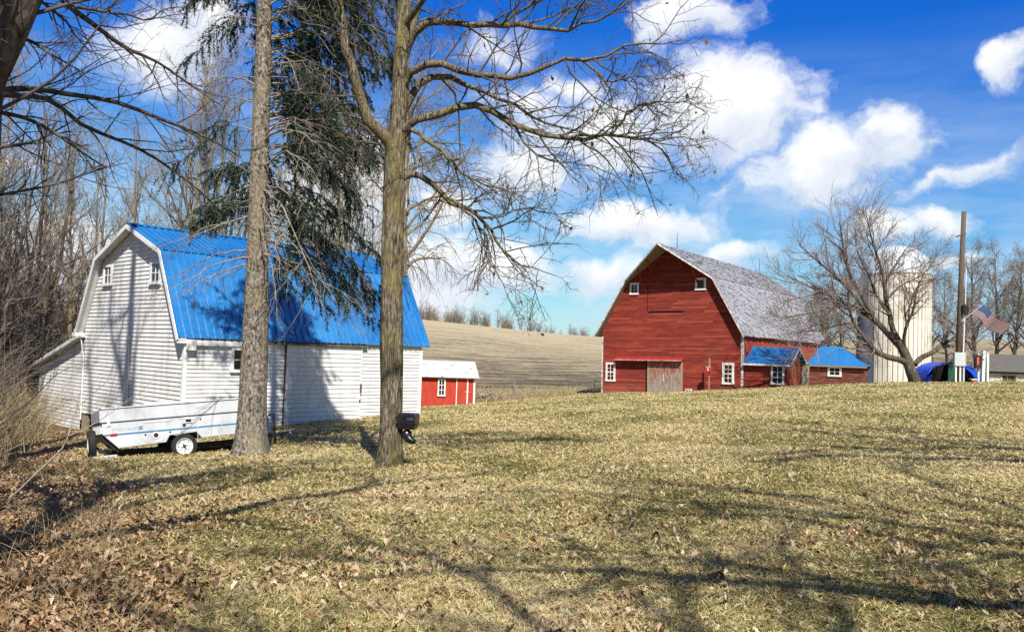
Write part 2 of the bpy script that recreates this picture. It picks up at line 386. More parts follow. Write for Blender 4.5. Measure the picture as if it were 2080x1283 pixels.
def wood_mesh(name, levels, mat, base, parent, smooth=True):
    """levels: list of (P, R, sides) joined into one mesh, made relative to base"""
    Vs, Fs, o = [], [], 0
    for P, R, k in levels:
        V, F = tubes(P, R, k); Vs.append(V); Fs.append(F + o); o += len(V)
    me = mesh_np(name, np.concatenate(Vs) - np.asarray(base)[None, :], [np.concatenate(Fs)], mat, smooth)
    return link(name, me, parent)

def rough_trunk(path, rad, sides, rings, rng, ridge=0.06, flare=0.0, zflare=0.6, ridges=22):
    """one trunk tube with furrowed bark relief; ridges run along it"""
    P, R = resample(path, rad, rings)
    V, F = tubes(P[None], R[None], sides)
    V = V.reshape(rings, sides, 3)
    a = np.arange(sides) / sides * 2 * pi
    L = np.linalg.norm(np.diff(P, axis=0), axis=1).sum(); z = np.linspace(0, L, rings)[:, None]
    h = np.zeros((rings, sides))
    for _ in range(14):
        k = rng.randint(5, ridges); ph = rng.rand() * 7; w = rng.uniform(0.3, 2.2)
        h += np.sin(k * a[None, :] + ph + 1.3 * np.sin(w * z + rng.rand() * 7)) * rng.uniform(0.4, 1)
    h = np.abs(h / 3.0) - 0.5
    lob = 1 + 0.35 * np.sin(5 * a + 1.0)[None, :] + 0.25 * np.sin(3 * a + 2)[None, :]
    f = 1 + ridge * h + flare * np.exp(-z / zflare) * lob
    c = P[:, None, :]
    V = c + (V - c) * f[..., None]
    return V.reshape(-1, 3), F

# ------------------------------------------------------------------ terrain
CP = [(-7.06, 19, -.9), (-5.16, 17.5, -.66), (-1.94, 14.5, -.37), (0, 4.8, .03), (-2.63, 4.6, 0), (3.05, 5.1, .06), (0, 0, 0), (-17.5, 32.3, -1.68), (-14.9, 30.6, -1.66),
      (-9.6, 25.2, -1.2), (-7.27, 28, -1.0), (-3.16, 31.7, -.76), (-5.66, 58, -2.25), (-2.44, 58, -1.95), (-1.26, 65, -2.2), (6.52, 62.5, -1.12), (11.1, 60, -.8),
      (15.35, 57, -.33), (17.4, 54, .02), (21, 52, .42), (23.5, 50, .62), (26.8, 45, .9), (9.53, 16, .24), (5, 30, -.25), (0, 40, -1.05), (12, 35, .1), (20, 35, .7),
      (-24.9, 250, 9.7), (0, 250, 7.8), (24.5, 250, 6.0), (62, 230, 6.4), (100, 200, 8.0), (-70, 250, 12.5), (-8, 160, 3.6), (10, 160, 2.4), (-40, 165, 5.5), (3, 84, -2.0), (-15, 84, -2.4), (15, 84, -1.6),
      (29.4, 66, -.2), (40, 95, .2), (62, 130, 3.2), (35, 75, -.3), (45, 62, .6), (70, 90, 1.2), (-45, 100, -1.5), (-60, 60, -2),
      (-25, 45, -1.95), (-30, 30, -1.5), (-20, 16, -.9), (-12, 6, -.35), (-8, 10, -.4), (0, -12, .1), (-15, -12, 0), (15, -12, .4), (0, -50, .4), (-60, -50, 0), (60, -50, 1.0),
      (16, 10, .45), (22, 25, .7), (45, 40, 1.2), (60, 15, 1.6), (120, 60, 3), (-120, 60, -1), (-120, 200, 9),
      (-80, 320, 9), (0, 320, 4), (60, 320, 4), (150, 300, 6), (0, 450, 0), (-200, 450, 2), (220, 450, 2), (160, 200, 8), (-300, 100, 0), (300, 100, 4), (-250, -150, 0), (250, -150, 1)]
CP = np.array(CP, float)
def _tps(r2): return np.where(r2 > 1e-9, 0.5 * r2 * np.log(r2 + 1e-12), 0)
_d2 = ((CP[:, None, :2] - CP[None, :, :2])**2).sum(-1) / 1e4
_n = len(CP); _A = np.zeros((_n + 3, _n + 3)); _A[:_n, :_n] = _tps(_d2) + np.eye(_n) * 2e-5
_A[:_n, _n] = 1; _A[:_n, _n + 1:] = CP[:, :2] / 100; _A[_n:, :_n] = _A[:_n, _n:].T
_w = np.linalg.solve(_A, np.r_[CP[:, 2], 0, 0, 0])
def gz(x, y):
    x = np.atleast_1d(np.asarray(x, float)); y = np.atleast_1d(np.asarray(y, float)); sh = x.shape
    x = x.ravel(); y = y.ravel(); out = np.empty(len(x))
    for a in range(0, len(x), 20000):
        xx, yy = x[a:a + 20000], y[a:a + 20000]
        r2 = ((xx[:, None] - CP[None, :, 0])**2 + (yy[:, None] - CP[None, :, 1])**2) / 1e4
        out[a:a + 20000] = _tps(r2) @ _w[:_n] + _w[_n] + xx / 100 * _w[_n + 1] + yy / 100 * _w[_n + 2]
    b = 0.02 * (np.sin(1.7 * x + 0.6 * y) * np.sin(1.3 * y - 0.5 * x + 1) + 0.6 * np.sin(3.9 * x - 2.2 * y) * np.sin(3.1 * y + 1.2 * x)) * (y > -40) * (y < 75)
    return (out + b).reshape(sh)
def g1(x, y): return float(gz(x, y)[0])

def warp(a, b, n, s):
    t = np.linspace(np.arcsinh(a / s), np.arcsinh(b / s), n)
    return np.sinh(t) * s
gx = warp(-420, 420, 190, 8); gy = np.concatenate([warp(-160, 160, 190, 12)[:-1] , np.linspace(160, 700, 50)])
GX, GY = np.meshgrid(gx, gy)
GV = np.stack([GX, GY, gz(GX, GY)], -1).reshape(-1, 3)
ii = np.arange(len(gx) * len(gy)).reshape(len(gy), len(gx))
GF = np.stack([ii[:-1, :-1], ii[:-1, 1:], ii[1:, 1:], ii[1:, :-1]], -1).reshape(-1, 4)

def brownzone(x, y):
    """how far a spot lies inside the leaf-littered woodland edge on the left (0..1)"""
    e = .55 - 0.50 * y + 0.35 * np.sin(y * 0.9) + 0.25 * np.sin(y * 2.3 + 1) + 0.2 * np.sin(x * 2.1)
    return np.clip((e - x) / 1.2 + 0.5, 0, 1)

def f_ground(g, b):
    v = g.coords('Object')
    big = g.noise(v, 0.22, 3, 0.5); mid = g.noise(v, 1.6, 4, 0.6); fine = g.noise(v, 22, 5, 0.75); vf = g.noise(g.coords('Object', (1, 0.35, 1)), 60, 3, 0.7)
    straw = g.ramp(fine, [(0.34, (0.03, 0.025, 0.011)), (0.44, (0.30, 0.24, 0.08)), (0.58, (0.66, 0.54, 0.22))])
    green = g.ramp(fine, [(0.34, (0.018, 0.022, 0.007)), (0.52, (0.09, 0.10, 0.028)), (0.70, (0.30, 0.28, 0.10))])
    c = g.mix(g.ramp(g.math('ADD', g.math('MULTIPLY', big, 0.5), g.math('MULTIPLY', mid, 0.5)), [(0.44, 0.0), (0.60, 0.75)]), straw, green)
    c = g.mix(g.ramp(vf, [(0.36, 0.75), (0.50, 0.0)]), c, (0.035, 0.03, 0.014))
    # woodland edge: brown leaf mould
    sx = g.n('ShaderNodeSeparateXYZ'); g.l(v, sx.inputs[0])
    e = g.math('SUBTRACT', g.math('MULTIPLY', sx.outputs[1], -0.50), g.math('ADD', sx.outputs[0], -.55))
    e = g.math('ADD', e, g.math('MULTIPLY', g.math('SUBTRACT', mid, 0.5), 3.0))
    k = g.ramp(g.math('ADD', g.math('MULTIPLY', e, 0.6), 0.5), [(0.3, 0.0), (0.7, 1.0)])
    far = g.math('LESS_THAN', sx.outputs[1], 75.0)
    litter = g.ramp(fine, [(0.3, (0.05, 0.03, 0.016)), (0.5, (0.17, 0.105, 0.055)), (0.7, (0.34, 0.23, 0.13))])
    c = g.mix(g.math('MULTIPLY', k, far), c, litter)
    tan = g.ramp(fine, [(0.3, (0.22, 0.16, 0.09)), (0.7, (0.46, 0.36, 0.22))])
    c = g.mix(g.ramp(g.math('DIVIDE', g.math('SUBTRACT', sx.outputs[1], 62.0), 14.0), [(0.0, 0.0), (1.0, 1.0)]), c, tan)
    g.l(c, b.inputs['Base Color'])
    bump(g, b, g.math('ADD', fine, g.math('MULTIPLY', vf, 0.6)), 0.9, 0.05)
MT['ground'] = material('lawn_ground', f_ground, 0.9, 0.1)
tag(link('ground', mesh_np('ground', GV, [GF], MT['ground'], True)), 'dormant lawn sloping down to the left between the barns', 'lawn', kind='structure')

# field on the hill: one sheet lying 5 cm proud of the ground
def f_field(g, b):
    v = g.coords('Object')
    sx = g.n('ShaderNodeSeparateXYZ'); g.l(v, sx.inputs[0])
    big = g.noise(v, 0.03, 4, 0.6); nn = g.noise(g.coords('Object', (0.25, 1, 1)), 0.55, 5, 0.7); fine = g.noise(g.coords('Object', (0.5, 1, 1)), 2.4, 4, 0.75)
    w = g.n('ShaderNodeTexWave'); w.wave_type = 'BANDS'; w.bands_direction = 'Y'
    g.l(g.coords('Object', (0.22, 1, 0), (0, 0, Rd(4))), w.inputs['Vector']); w.inputs['Scale'].default_value = 0.062; w.inputs['Distortion'].default_value = 11.0
    w.inputs['Detail'].default_value = 3; w.inputs['Detail Scale'].default_value = 0.5
    row = w.outputs['Fac']
    soil = g.math('SUBTRACT', 0.62, g.math('MULTIPLY', g.math('SUBTRACT', sx.outputs[1], 84.0), 0.0055))
    t = g.math('ADD', g.math('MULTIPLY', row, 0.07), g.math('ADD', g.math('MULTIPLY', nn, 0.75), g.math('MULTIPLY', fine, 0.75)))
    t = g.math('SUBTRACT', t, g.math('ADD', g.math('MULTIPLY', soil, 0.55), g.math('MULTIPLY', big, 0.25)))
    c = g.ramp(t, [(0.18, (0.030, 0.025, 0.018)), (0.34, (0.115, 0.092, 0.062)), (0.48, (0.28, 0.23, 0.145)), (0.68, (0.44, 0.37, 0.235))])
    g.l(c, b.inputs['Base Color']); bump(g, b, t, 0.7, 0.25)
MT['field'] = material('corn_stubble_field', f_field, 0.95, 0.1)
fx = np.linspace(-140, 190, 166); fy = np.r_[np.linspace(79, 268, 95)]
FX, FY = np.meshgrid(fx, fy)
FYY = FY + np.interp(FX, [-140, 0, 30, 60, 100, 190], [4, 0, 0, 14, 18, 20]) * (1 - (FY - 79) / 189)
FV = np.stack([FX, FYY, gz(FX, FYY) + 0.06], -1).reshape(-1, 3)
ii = np.arange(FX.size).reshape(FX.shape)
FF = np.stack([ii[:-1, :-1], ii[:-1, 1:], ii[1:, 1:], ii[1:, :-1]], -1).reshape(-1, 4)
tag(link('field', mesh_np('field', FV, [FF], MT['field'], True)), 'harvested corn stubble field rising to the skyline between the barns', 'field', kind='structure')

# ------------------------------------------------------------------ building helpers
def siding(mb, xf, z0, z1, ex, lo, hi, lip=0.02, o=0.0):
    z = z0
    while z < z1 - 1e-3:
        t = min(z + ex, z1)
        a0, a1, b0, b1 = lo(z), hi(z), lo(t), hi(t)
        if a1 - a0 > 0.02:
            if b1 < b0: b0 = b1 = (b0 + b1) / 2
            mb.quad(xf(a0, o + lip, z), xf(a1, o + lip, z), xf(b1, o, t), xf(b0, o, t))
            mb.quad(xf(a0, o, z), xf(a1, o, z), xf(a1, o + lip, z), xf(a0, o + lip, z))
        z = t

def window(parent, xf, u0, u1, z0, z1, nx, nz, fw=0.09, name='window', mat='old_white', label=None, mid=False):
    m = MB(); d = 0.075
    m.box(u0, u0 + fw, 0.0, d, z0, z1, xf); m.box(u1 - fw, u1, 0.0, d, z0, z1, xf)
    m.box(u0 + fw, u1 - fw, 0.0, d + 0.004, z1 - fw, z1, xf); m.box(u0 - 0.02, u1 + 0.02, 0.0, d + 0.03, z0 - 0.03, z0 + fw * 0.7, xf)
    a0, a1, b0, b1 = u0 + fw, u1 - fw, z0 + fw * 0.7, z1 - fw
    for i in range(1, nx):
        u = a0 + (a1 - a0) * i / nx; m.box(u - 0.018, u + 0.018, 0.03, 0.052, b0, b1, xf)
    for i in range(1, nz):
        z = b0 + (b1 - b0) * i / nz; w = 0.045 if (mid and i == nz // 2) else 0.018
        m.box(a0, a1, 0.03, 0.049, z - w, z + w, xf)
    o = m.make(name, MT[mat], parent)
    if label: o['label'] = label
    p = MB(); p.box(a0, a1, 0.024, 0.034, b0, b1, xf); p.make('pane', MT['glass'], o)
    return o

def roof_slopes(prof, ya, yb, th, rib=0.0, ribw=0.03, ribh=0.03):
    """prof: [(x, z)] from the right eave over the ridge to the left eave; ya/yb: front and back y at each profile point"""
    m = MB()
    for i in range(len(prof) - 1):
        (x0, z0), (x1, z1) = prof[i], prof[i + 1]
        m.slab((x0, ya[i], z0), (x0, yb[i], z0), (x1, yb[i + 1], z1), (x1, ya[i + 1], z1), th)
        if rib:
            n = np.array([-(z1 - z0), 0, x1 - x0]); n /= np.linalg.norm(n); n = n if n[2] > 0 else -n
            y = max(ya[i], ya[i + 1]) + 0.04
            while y < min(yb[i], yb[i + 1]) - 0.02:
                m.bar(np.array([x0, y, z0]) + n * ribh * 0.4, np.array([x1, y, z1]) + n * ribh * 0.4, ribw, ribh); y += rib
    return m

def lerp_edge(pts):
    zs = [p[1] for p in pts]; xs = [p[0] for p in pts]
    return lambda z: float(np.interp(z, zs, xs))

# ------------------------------------------------------------------ white barn
WTH = Rd(-43.92)
wb = thing('barn', 'white sided gambrel barn with a blue metal roof and a lean-to', 'barn', (-9.587, 25.4, 0), WTH)
w, L, ze, zk, zp, kin, og, oe, lw = 7.813, 9.065, 1.70, 4.367, 5.326, 1.36, 0.305, 0.152, 4.45
gab = lambda u, o, z: (u, -o, z)
sid = lambda u, o, z: (o, u, z)
z_w = ze + oe / (oe + kin) * (zk - ze)
hi = lerp_edge([(-0.03, -3), (-0.03, z_w), (-kin - 0.05, zk - 0.02), (-w / 2 + 0.01, zp - 0.06)])
lo = lambda z: -w - hi(z)
m = MB()
siding(m, gab, -1.05, zp - 0.07, 0.131, lo, hi, 0.026)
m.make('gable_wall', MT['white_siding'], wb)
m = MB(); siding(m, sid, -1.25, ze - 0.02, 0.120, lambda z: 0.06, lambda z: L - 0.06, 0.030)
m.make('side_wall', MT['white_siding'], wb)
m = MB()   # the two walls nobody sees
m.box(-w + 0.06, -0.06, L - 0.06, L, -2.2, ze); m.hexa([(-w + .1, L - .06, ze), (-.1, L - .06, ze), (-.1, L, ze), (-w + .1, L, ze)], [(-w + kin + .1, L - .06, zk - .1), (-kin - .1, L - .06, zk - .1), (-kin - .1, L, zk - .1), (-w + kin + .1, L, zk - .1)])
m.box(-w, -w + 0.06, 0.05, L, -2.2, ze)
m.make('back_wall', MT['white_siding'], wb)
m = MB(); m.box(-w + 1.55, -0.03, 0.04, 0.25, -2.4, -1.053); m.box(-0.25, -0.04, 0.25, L - 0.07, -2.3, -1.253)
m.make('foundation', MT['concrete'], wb)
m = MB(); m.box(-w + 0.06, -w + 0.62, 0.02, 0.10, -2.3, -1.06); m.box(-w + 0.62, -w + 0.98, 0.14, 0.2, -2.3, -1.06); m.box(-w + 0.98, -w + 1.5, 0.03, 0.11, -2.3, -1.06)
m.make('plank_hatch', MT['pale_wood'], wb)
prof = [(oe, ze), (-kin, zk), (-w / 2, zp), (-w + kin, zk), (-w - oe, ze)]
m = roof_slopes(prof, [-og] * 5, [L + og] * 5, 0.05, 0.235, 0.045, 0.05)
for i in (1, 3):   # flashing along the break of each slope
    x, z = prof[i]; m.bar((x, -og - 0.01, z + 0.012), (x, L + og + 0.01, z + 0.012), 0.10, 0.04)
m.bar((-w / 2, -og - 0.02, zp + 0.02), (-w / 2, L + og + 0.02, zp + 0.02), 0.26, 0.05)
m.make('roof', MT['blue_metal'], wb)
m = MB()
for i in range(4):
    a, b = prof[i], prof[i + 1]
    m.slab((a[0], -og + 0.0, a[1] - .062), (a[0], -0.03, a[1] - .062), (b[0], -0.03, b[1] - .062), (b[0], -og + 0.0, b[1] - .062), 0.02)
m.make('soffit', MT['white_siding'], wb)
m = MB()
for i in range(4):
    a, b = prof[i], prof[i + 1]
    m.bar((a[0], -og - 0.014, a[1] - .075), (b[0], -og - 0.014, b[1] - .075), 0.024, 0.13)
m.make('rake_trim', MT['white_trim'], wb)
m = MB(); m.box(oe - 0.05, oe - 0.02, -og, 0.0, ze - 0.16, ze - 0.03); m.box(0.03, 0.11, 0.32, 2.6, ze - 0.22, ze - 0.06); m.box(0.02, 0.20, 0.0, 0.26, ze - 0.36, ze - 0.05)
m.make('eave_fascia', MT['white_trim'], wb)
m = MB(); m.box(-0.07, 0.035, -0.035, 0.075, -2, ze - 0.05); m.make('corner_board', MT['white_trim'], wb)
m = MB(); m.box(-0.06, 0.03, L - 0.09, L + 0.03, -2, ze - 0.05); m.make('corner_board', MT['white_trim'], wb)
d0, d1 = 3.42, 6.29
m = MB(); siding(m, sid, -1.02, 1.60, 0.148, lambda z: d0, lambda z: d1, 0.024, 0.075)
dr = m.make('sliding_door', MT['white_siding'], wb)
m = MB(); m.box(0.034, 0.06, d0 - 0.095, d0 - 0.055, -1.2, 1.6); m.make('door_gap', MT['rust_track'], wb)
m = MB(); m.box(0.072, 0.098, d0 - 0.05, d0, -1.04, 1.62); m.box(0.072, 0.098, d1, d1 + 0.04, -1.02, 1.62); m.box(0.071, 0.074, d0, d1, -1.03, 1.60)
m.make('door_edge', MT['silver'], dr)
m = MB(); m.box(0.10, 0.13, d1 - 0.02, d1 + 0.05, 0.05, 0.32); m.box(0.10, 0.12, d1 - 0.03, d1 + 0.03, -0.30, -0.2); m.bar((0.12, d1 + .02, .34), (0.12, d1 + .02, -.06), 0.025)
m.make('latch', MT['rust_track'], dr)
m = MB(); m.box(0.04, 0.17, 2.95, 6.5, ze - 0.11, ze - 0.045); m.box(0.05, 0.11, 2.9, 6.4, ze - 0.05, ze - 0.01)
m.make('door_track', MT['rust_track'], wb)
window(wb, sid, 1.46, 2.30, 0.72, 1.46, 2, 2, 0.09, mat='white_trim')
window(wb, gab, -6.28, -5.55, 3.42, 4.12, 2, 2, 0.09, mat='white_trim')
window(wb, gab, -2.53, -1.78, 3.36, 4.06, 2, 2, 0.09, mat='white_trim')
m = MB(); m.tube([(-3.84, -0.05, 1.63), (-3.74, -0.05, -0.8)], 0.022, 6); m.box(-3.92, -3.80, -0.09, -0.02, 1.6, 1.72)
m.make('conduit', MT['white_trim'], wb)
m = MB(); m.tube([(-w - 0.12, -0.34, 1.86), (-w + 0.02, -0.12, 1.5), (-w + 0.16, -0.06, 0.85), (-w + 0.15, -0.05, -1.3)], 0.022, 6)
m.make('downspout', MT['white_trim'], wb)
# the lean-to
zl0, zl1 = 0.42, 1.62
lt_hi = lambda z: -w - 0.01
lt_lo = lambda z: -w - lw if z < zl0 else -w - lw * (1 - (z - zl0) / (zl1 - zl0))
m = MB(); siding(m, gab, -1.72, zl1 - 0.08, 0.131, lt_lo, lt_hi, 0.02); m.box(-w - lw, -w - lw + .06, 0.03, L - 0.5, -2.2, zl0 - .06)
lean = m.make('lean_to', MT['white_siding'], wb)
m = MB(); m.slab((-w + 0.10, -0.28, zl1 + 0.06), (-w + 0.10, L - .3, zl1 + 0.06), (-w - lw - 0.32, L - .3, zl0 + 0.0), (-w - lw - 0.32, -0.28, zl0 + 0.0), 0.07)
m.make('lean_to_roof', MT['tin'], lean)
m = MB(); m.bar((-w + 0.10, -0.295, zl1 + 0.02), (-w - lw - 0.34, -0.295, zl0 - 0.04), 0.025, 0.12)
m.make('lean_to_rake', MT['silver'], lean)
m = MB(); m.box(-w - 0.35, -w + 0.02, -0.33, -0.02, zl1 + 0.02, zl1 + 0.15)
m.make('eave_return', MT['white_trim'], wb)

# ------------------------------------------------------------------ red barn
RTH = Rd(-34.46); RT = Rd(-1.0)
rb = thing('barn', 'large weathered red gambrel barn with a hooded gable and grey shingle roof', 'barn', (15.367, 57, 0), rot=(0, RT, RTH))
w, L, ze, zk, zp, kin, og, oe, hood = 10.517, 19.64, 3.2, 7.15, 9.466, 1.99, 0.46, 0.22, 2.15
z_w = ze + oe / (oe + kin) * (zk - ze)
hi = lerp_edge([(-0.02, -3), (-0.02, z_w), (-kin - 0.06, zk - 0.03), (-w / 2 + 0.01, zp - 0.1)])
lo = lambda z: -w - hi(z)
m = MB(); siding(m, gab, -0.86, zp - 0.1, 0.142, lo, hi, 0.040)
m.make('gable_wall', MT['red_siding'], rb)
m = MB(); m.box(-0.06, 0.0, 0.05, L, -1.0, ze + 0.25); m.box(-w, -w + .06, .05, L, -1, ze + .2); m.box(-w + .07, -.07, L - .07, L - .01, -1, ze)
m.hexa([(-w + .1, L - .07, ze), (-.1, L - .07, ze), (-.1, L - .01, ze), (-w + .1, L - .01, ze)], [(-w + kin + .1, L - .07, zk - .1), (-kin - .1, L - .07, zk - .1), (-kin - .1, L - .01, zk - .1), (-w + kin + .1, L - .01, zk - .1)])
u = 0.1
while u < L - 0.2:
    m.box(0.0, 0.012 + 0.014 * random.random(), u, u + 0.17, -0.6, ze - 0.02 - 0.1 * random.random()); u += 0.19
m.make('side_wall', MT['peeling'], rb)
m = MB(); m.box(-w + 0.02, -0.02, 0.02, 0.35, -2.2, -0.862)
m.make('foundation', MT['concrete'], rb)
prof = [(oe, ze), (-kin, zk), (-w / 2, zp), (-w + kin, zk), (-w - 0.05, ze + 0.62), (-w - 0.45, ze - 0.02)]
ya = [-og, -og, -hood, -og, -og, -og]; yb = [L + .3] * 6
m = roof_slopes(prof, ya, yb, 0.10)
roof = m.make('roof', MT['sheathing'], rb)
# shingles on the right-hand slopes, ragged and partly gone
sh_v, sh_t = [], []
for i in (0, 1):
    (x0, z0), (x1, z1) = prof[i], prof[i + 1]
    e = np.array([x1 - x0, 0, z1 - z0]); SL = np.linalg.norm(e); e /= SL; nn = np.array([-e[2], 0, e[0]]); nn = nn if nn[2] > 0 else -nn
    rows = int(SL / 0.17)
    for r in range(rows):
        s = r * 0.17; f = s / SL
        y = ya[i] * (1 - f) + ya[i + 1] * f - 0.02; y += rs.rand() * 0.2
        while y < L + 0.32:
            wd = rs.uniform(0.16, 0.36)
            rag = (0.30 if (i == 0 and r < 2) else 0.05) + 0.10 * (math.sin(y * 1.1 + s * 2.3) * math.sin(y * 0.37 - s * 1.3) > 0.45)
            if rs.rand() > rag:
                lift = rs.rand()**4 * 0.06 + 0.010; sag = -0.05 * math.sin(y * 0.32) * math.sin(f * 3)
                o0 = np.array([x0, y, z0]) + e * (s - 0.03 + rs.randn() * 0.02) + nn * (lift + 0.012)
                o1 = np.array([x0, y, z0]) + e * (s + 0.20) + nn * 0.006
                sk = np.array([0, 1, 0]) * wd * 0.96
                j = nn * rs.randn() * 0.006
                sh_v += [o0, o0 + sk + j, o1 + sk, o1]
                base = 0.56 + rs.randn() * 0.07 + 0.12 * math.sin(y * 0.5 + .6 * s) * math.sin(s * 1.1 + y * .3)
                sh_t += [float(np.clip(base if rs.rand() > 0.02 else rs.uniform(0.88, 1.0), 0, 1))] * 4
            y += wd
    # bits of torn shingle lying on the slope
    for _ in range(420 if i == 0 else 140):
        s = rs.rand() * SL * 0.98; y = rs.uniform(1 if i else 0, L)
        if math.sin(y * 0.8 + s * 1.2) < -0.2: continue
        o0 = np.array([x0, y, z0]) + e * s + nn * 0.05; a = rs.rand() * 6.3; q = rs.uniform(0.05, 0.15)
        d1_ = (np.array([0, 1, 0]) * cos(a) + e * sin(a)) * q; d2_ = (np.array([0, 1, 0]) * -sin(a) + e * cos(a)) * q * 0.35
        sh_v += [o0, o0 + d1_, o0 + d1_ + d2_ + nn * 0.04, o0 + d2_ + nn * 0.06]; sh_t += [float(rs.uniform(0.89, 1.0))] * 4
sh_v = np.array(sh_v)
link('shingles', mesh_np('shingles', sh_v, [np.arange(len(sh_v)).reshape(-1, 4)], MT['shingle'], False, sh_t), roof)
m = MB()
for i in range(5):
    a, b = prof[i], prof[i + 1]
    m.bar((a[0], ya[i] - 0.015, a[1] - .09), (b[0], ya[i + 1] - 0.015, b[1] - .07), 0.03, 0.11)
m.make('rake_trim', MT['grey_trim'], rb)
m = MB(); m.box(-0.12, 0.035, -0.05, 0.12, -1.5, ze + 0.02); m.make('corner_board', MT['grey_trim'], rb)
m = MB(); m.box(-w - 0.02, -w + 0.09, -0.045, 0.1, -1.2, ze - 0.05); m.make('corner_board', MT['grey_trim'], rb)
for q in (0.35, 0.62):   # brackets under the hood
    for sgn in (1, -1):
        m = MB(); x = -w / 2 + sgn * (w / 2 - kin) * q; z = zp - 0.15 - (zp - zk) * q
        m.bar((x, -0.03, z - 1.05), (x, -(hood - (hood - og) * q) + 0.15, z - 0.06), 0.07)
        m.make('hood_bracket', MT['red_siding'], rb)
window(rb, gab, -10.18, -9.40, -0.06, 1.27, 2, 4, 0.14, mid=True)
window(rb, gab, -1.40, -0.58, 0.0, 1.40, 2, 4, 0.15, mid=True)
window(rb, gab, -8.32, -7.62, 6.16, 6.98, 2, 1, 0.13)
window(rb, gab, -3.36, -2.58, 6.34, 7.16, 1, 1, 0.15, label='white framed upper window with its glass gone, at the right of the gable')
m = MB()
u = -6.80
while u < -4.26:
    w_ = 0.15 + 0.05 * random.random(); m.box(u, min(u + w_ - 0.006, -4.24), -0.125, -0.09 + 0.012 * random.random(), -1.06 - 0.05 * random.random(), 1.40); u += w_
dr = m.make('sliding_door', MT['peeling'], rb)
m = MB(); m.box(-4.32, -4.20, -0.14, -0.085, -0.95, 1.4); m.make('door_stile', MT['pale_wood'], dr)
m = MB(); m.box(-6.84, -6.72, -0.14, -0.088, -1.0, 1.4); m.make('door_stile', MT['pale_wood'], dr)
m = MB(); m.bar((-5.62, -0.145, 0.05), (-5.62, -0.145, 0.5), 0.035); m.make('door_handle', MT['silver'], dr)
m = MB(); m.box(-6.98, -6.86, -0.06, -0.034, -1.2, 1.35); m.make('door_gap', MT['dark'], rb)
m = MB(); m.slab((-4.12, -0.45, 1.50), (-4.12, -0.02, 1.68), (-9.3, -0.02, 1.68), (-9.3, -0.45, 1.50), 0.03)
m.make('door_hood', MT['red_flash'], rb)
m = MB(); m.box(-9.3, -4.12, -0.462, -0.43, 1.45, 1.496); m.make('hood_fascia', MT['grey_trim'], rb)
m = MB(); m.bar((-6.92, -0.05, 4.86), (-6.92, -0.05, 6.9), 0.022); m.bar((-6.8, -0.06, 4.90), (-4.2, -0.06, 4.92), 0.045); m.box(-6.80, -6.66, -0.08, -0.045, 4.85, 4.96); m.box(-4.40, -4.28, -0.08, -0.045, 4.85, 4.96)
m.make('hay_door_track', MT['black_metal'], rb)
for (x, y, h) in ((-w / 2, 1.2, 1.15), (-w / 2, L - 0.6, 1.25)):
    m = MB(); m.tube([(x, y, zp - 0.1), (x, y, zp + h)], [0.022, 0.012], 6)
    m.lathe([(0.0, -.05), (.05, 0), (.0, .05)], 8, lambda a, b, c, x=x, y=y, h=h: (x + a, y + b, zp + h * 0.55 + c))
    m.make('lightning_rod', MT['black_metal'], rb)

# annex 1: the small blue-roofed annex at the barn's front right corner
ax = thing('milk_house', 'small red block annex with a blue gabled roof at the red barn corner', 'annex', (15.367, 57, 0), RTH)
aw, ad, ae, ap = 2.88, 3.3, 1.42, 2.42
m = MB(); siding(m, gab, -0.5, ae, 0.15, lambda z: 0.04, lambda z: aw, 0.018, -0.0); m.box(0.05, aw - .04, ad - .05, ad, -0.5, ae)
m.make('front_wall', MT['red_siding'], ax)
eg = lambda u, o, z: (aw + o, u, z)
m = MB()
z = -0.5; r = 0
while z < ap - 0.12:   # courses of red block in the end wall
    h_ = 0.20; u = 0.0 + (0.15 if r % 2 else 0)
    a = 0.0 if z < ae else ad / 2 * (z + h_ - ae) / (ap - ae); bnd = ad - a
    us = [a] + [q for q in np.arange(0.0 + (0.18 if r % 2 else 0.36), ad, 0.36) if a + 0.05 < q < bnd - 0.05] + [bnd]
    for q in range(len(us) - 1):
        if us[q + 1] > us[q]: m.box(aw - 0.05, aw + 0.004 * random.random(), us[q] + 0.006, us[q + 1] - 0.006, z + 0.006, z + h_ - 0.004)
    z += h_; r += 1
m.box(aw - 0.06, aw - 0.012, 0.02, ad - 0.02, -0.5, ae)
m.make('end_wall', MT['red_block'], ax)
m = MB(); m.slab((0.06, -0.28, ae - 0.05), (aw + 0.3, -0.28, ae - 0.05), (aw + 0.3, ad / 2, ap + 0.1), (0.06, ad / 2, ap + 0.1), 0.05)
m.slab((aw + 0.3, ad + 0.28, ae - 0.05), (0.06, ad + 0.28, ae - 0.05), (0.06, ad / 2, ap + 0.1), (aw + 0.3, ad / 2, ap + 0.1), 0.05)
m.make('roof', MT['blue_metal'], ax)
m = MB(); m.bar((aw + .315, -0.28, ae - 0.09), (aw + .315, ad / 2, ap + 0.06), 0.025, 0.12); m.bar((aw + .315, ad + .28, ae - 0.09), (aw + .315, ad / 2, ap + 0.06), 0.025, 0.12); m.box(0.06, aw + .3, -0.305, -0.28, ae - .14, ae - .03)
m.make('roof_trim', MT['old_white'], ax)
window(ax, gab, 1.86, 2.72, 0.12, 1.38, 2, 3, 0.13)
m = MB(); m.hexa([(0.0, 0.62, 1.9), (0.0, 0.5, 1.9), (0.03, 0.5, 1.9), (0.03, 0.62, 1.9)], [(0.0, 1.65, 2.9), (0.0, 1.5, 2.9), (0.03, 1.5, 2.9), (0.03, 1.65, 2.9)])
m.make('wall_flashing', MT['red_flash'], ax)

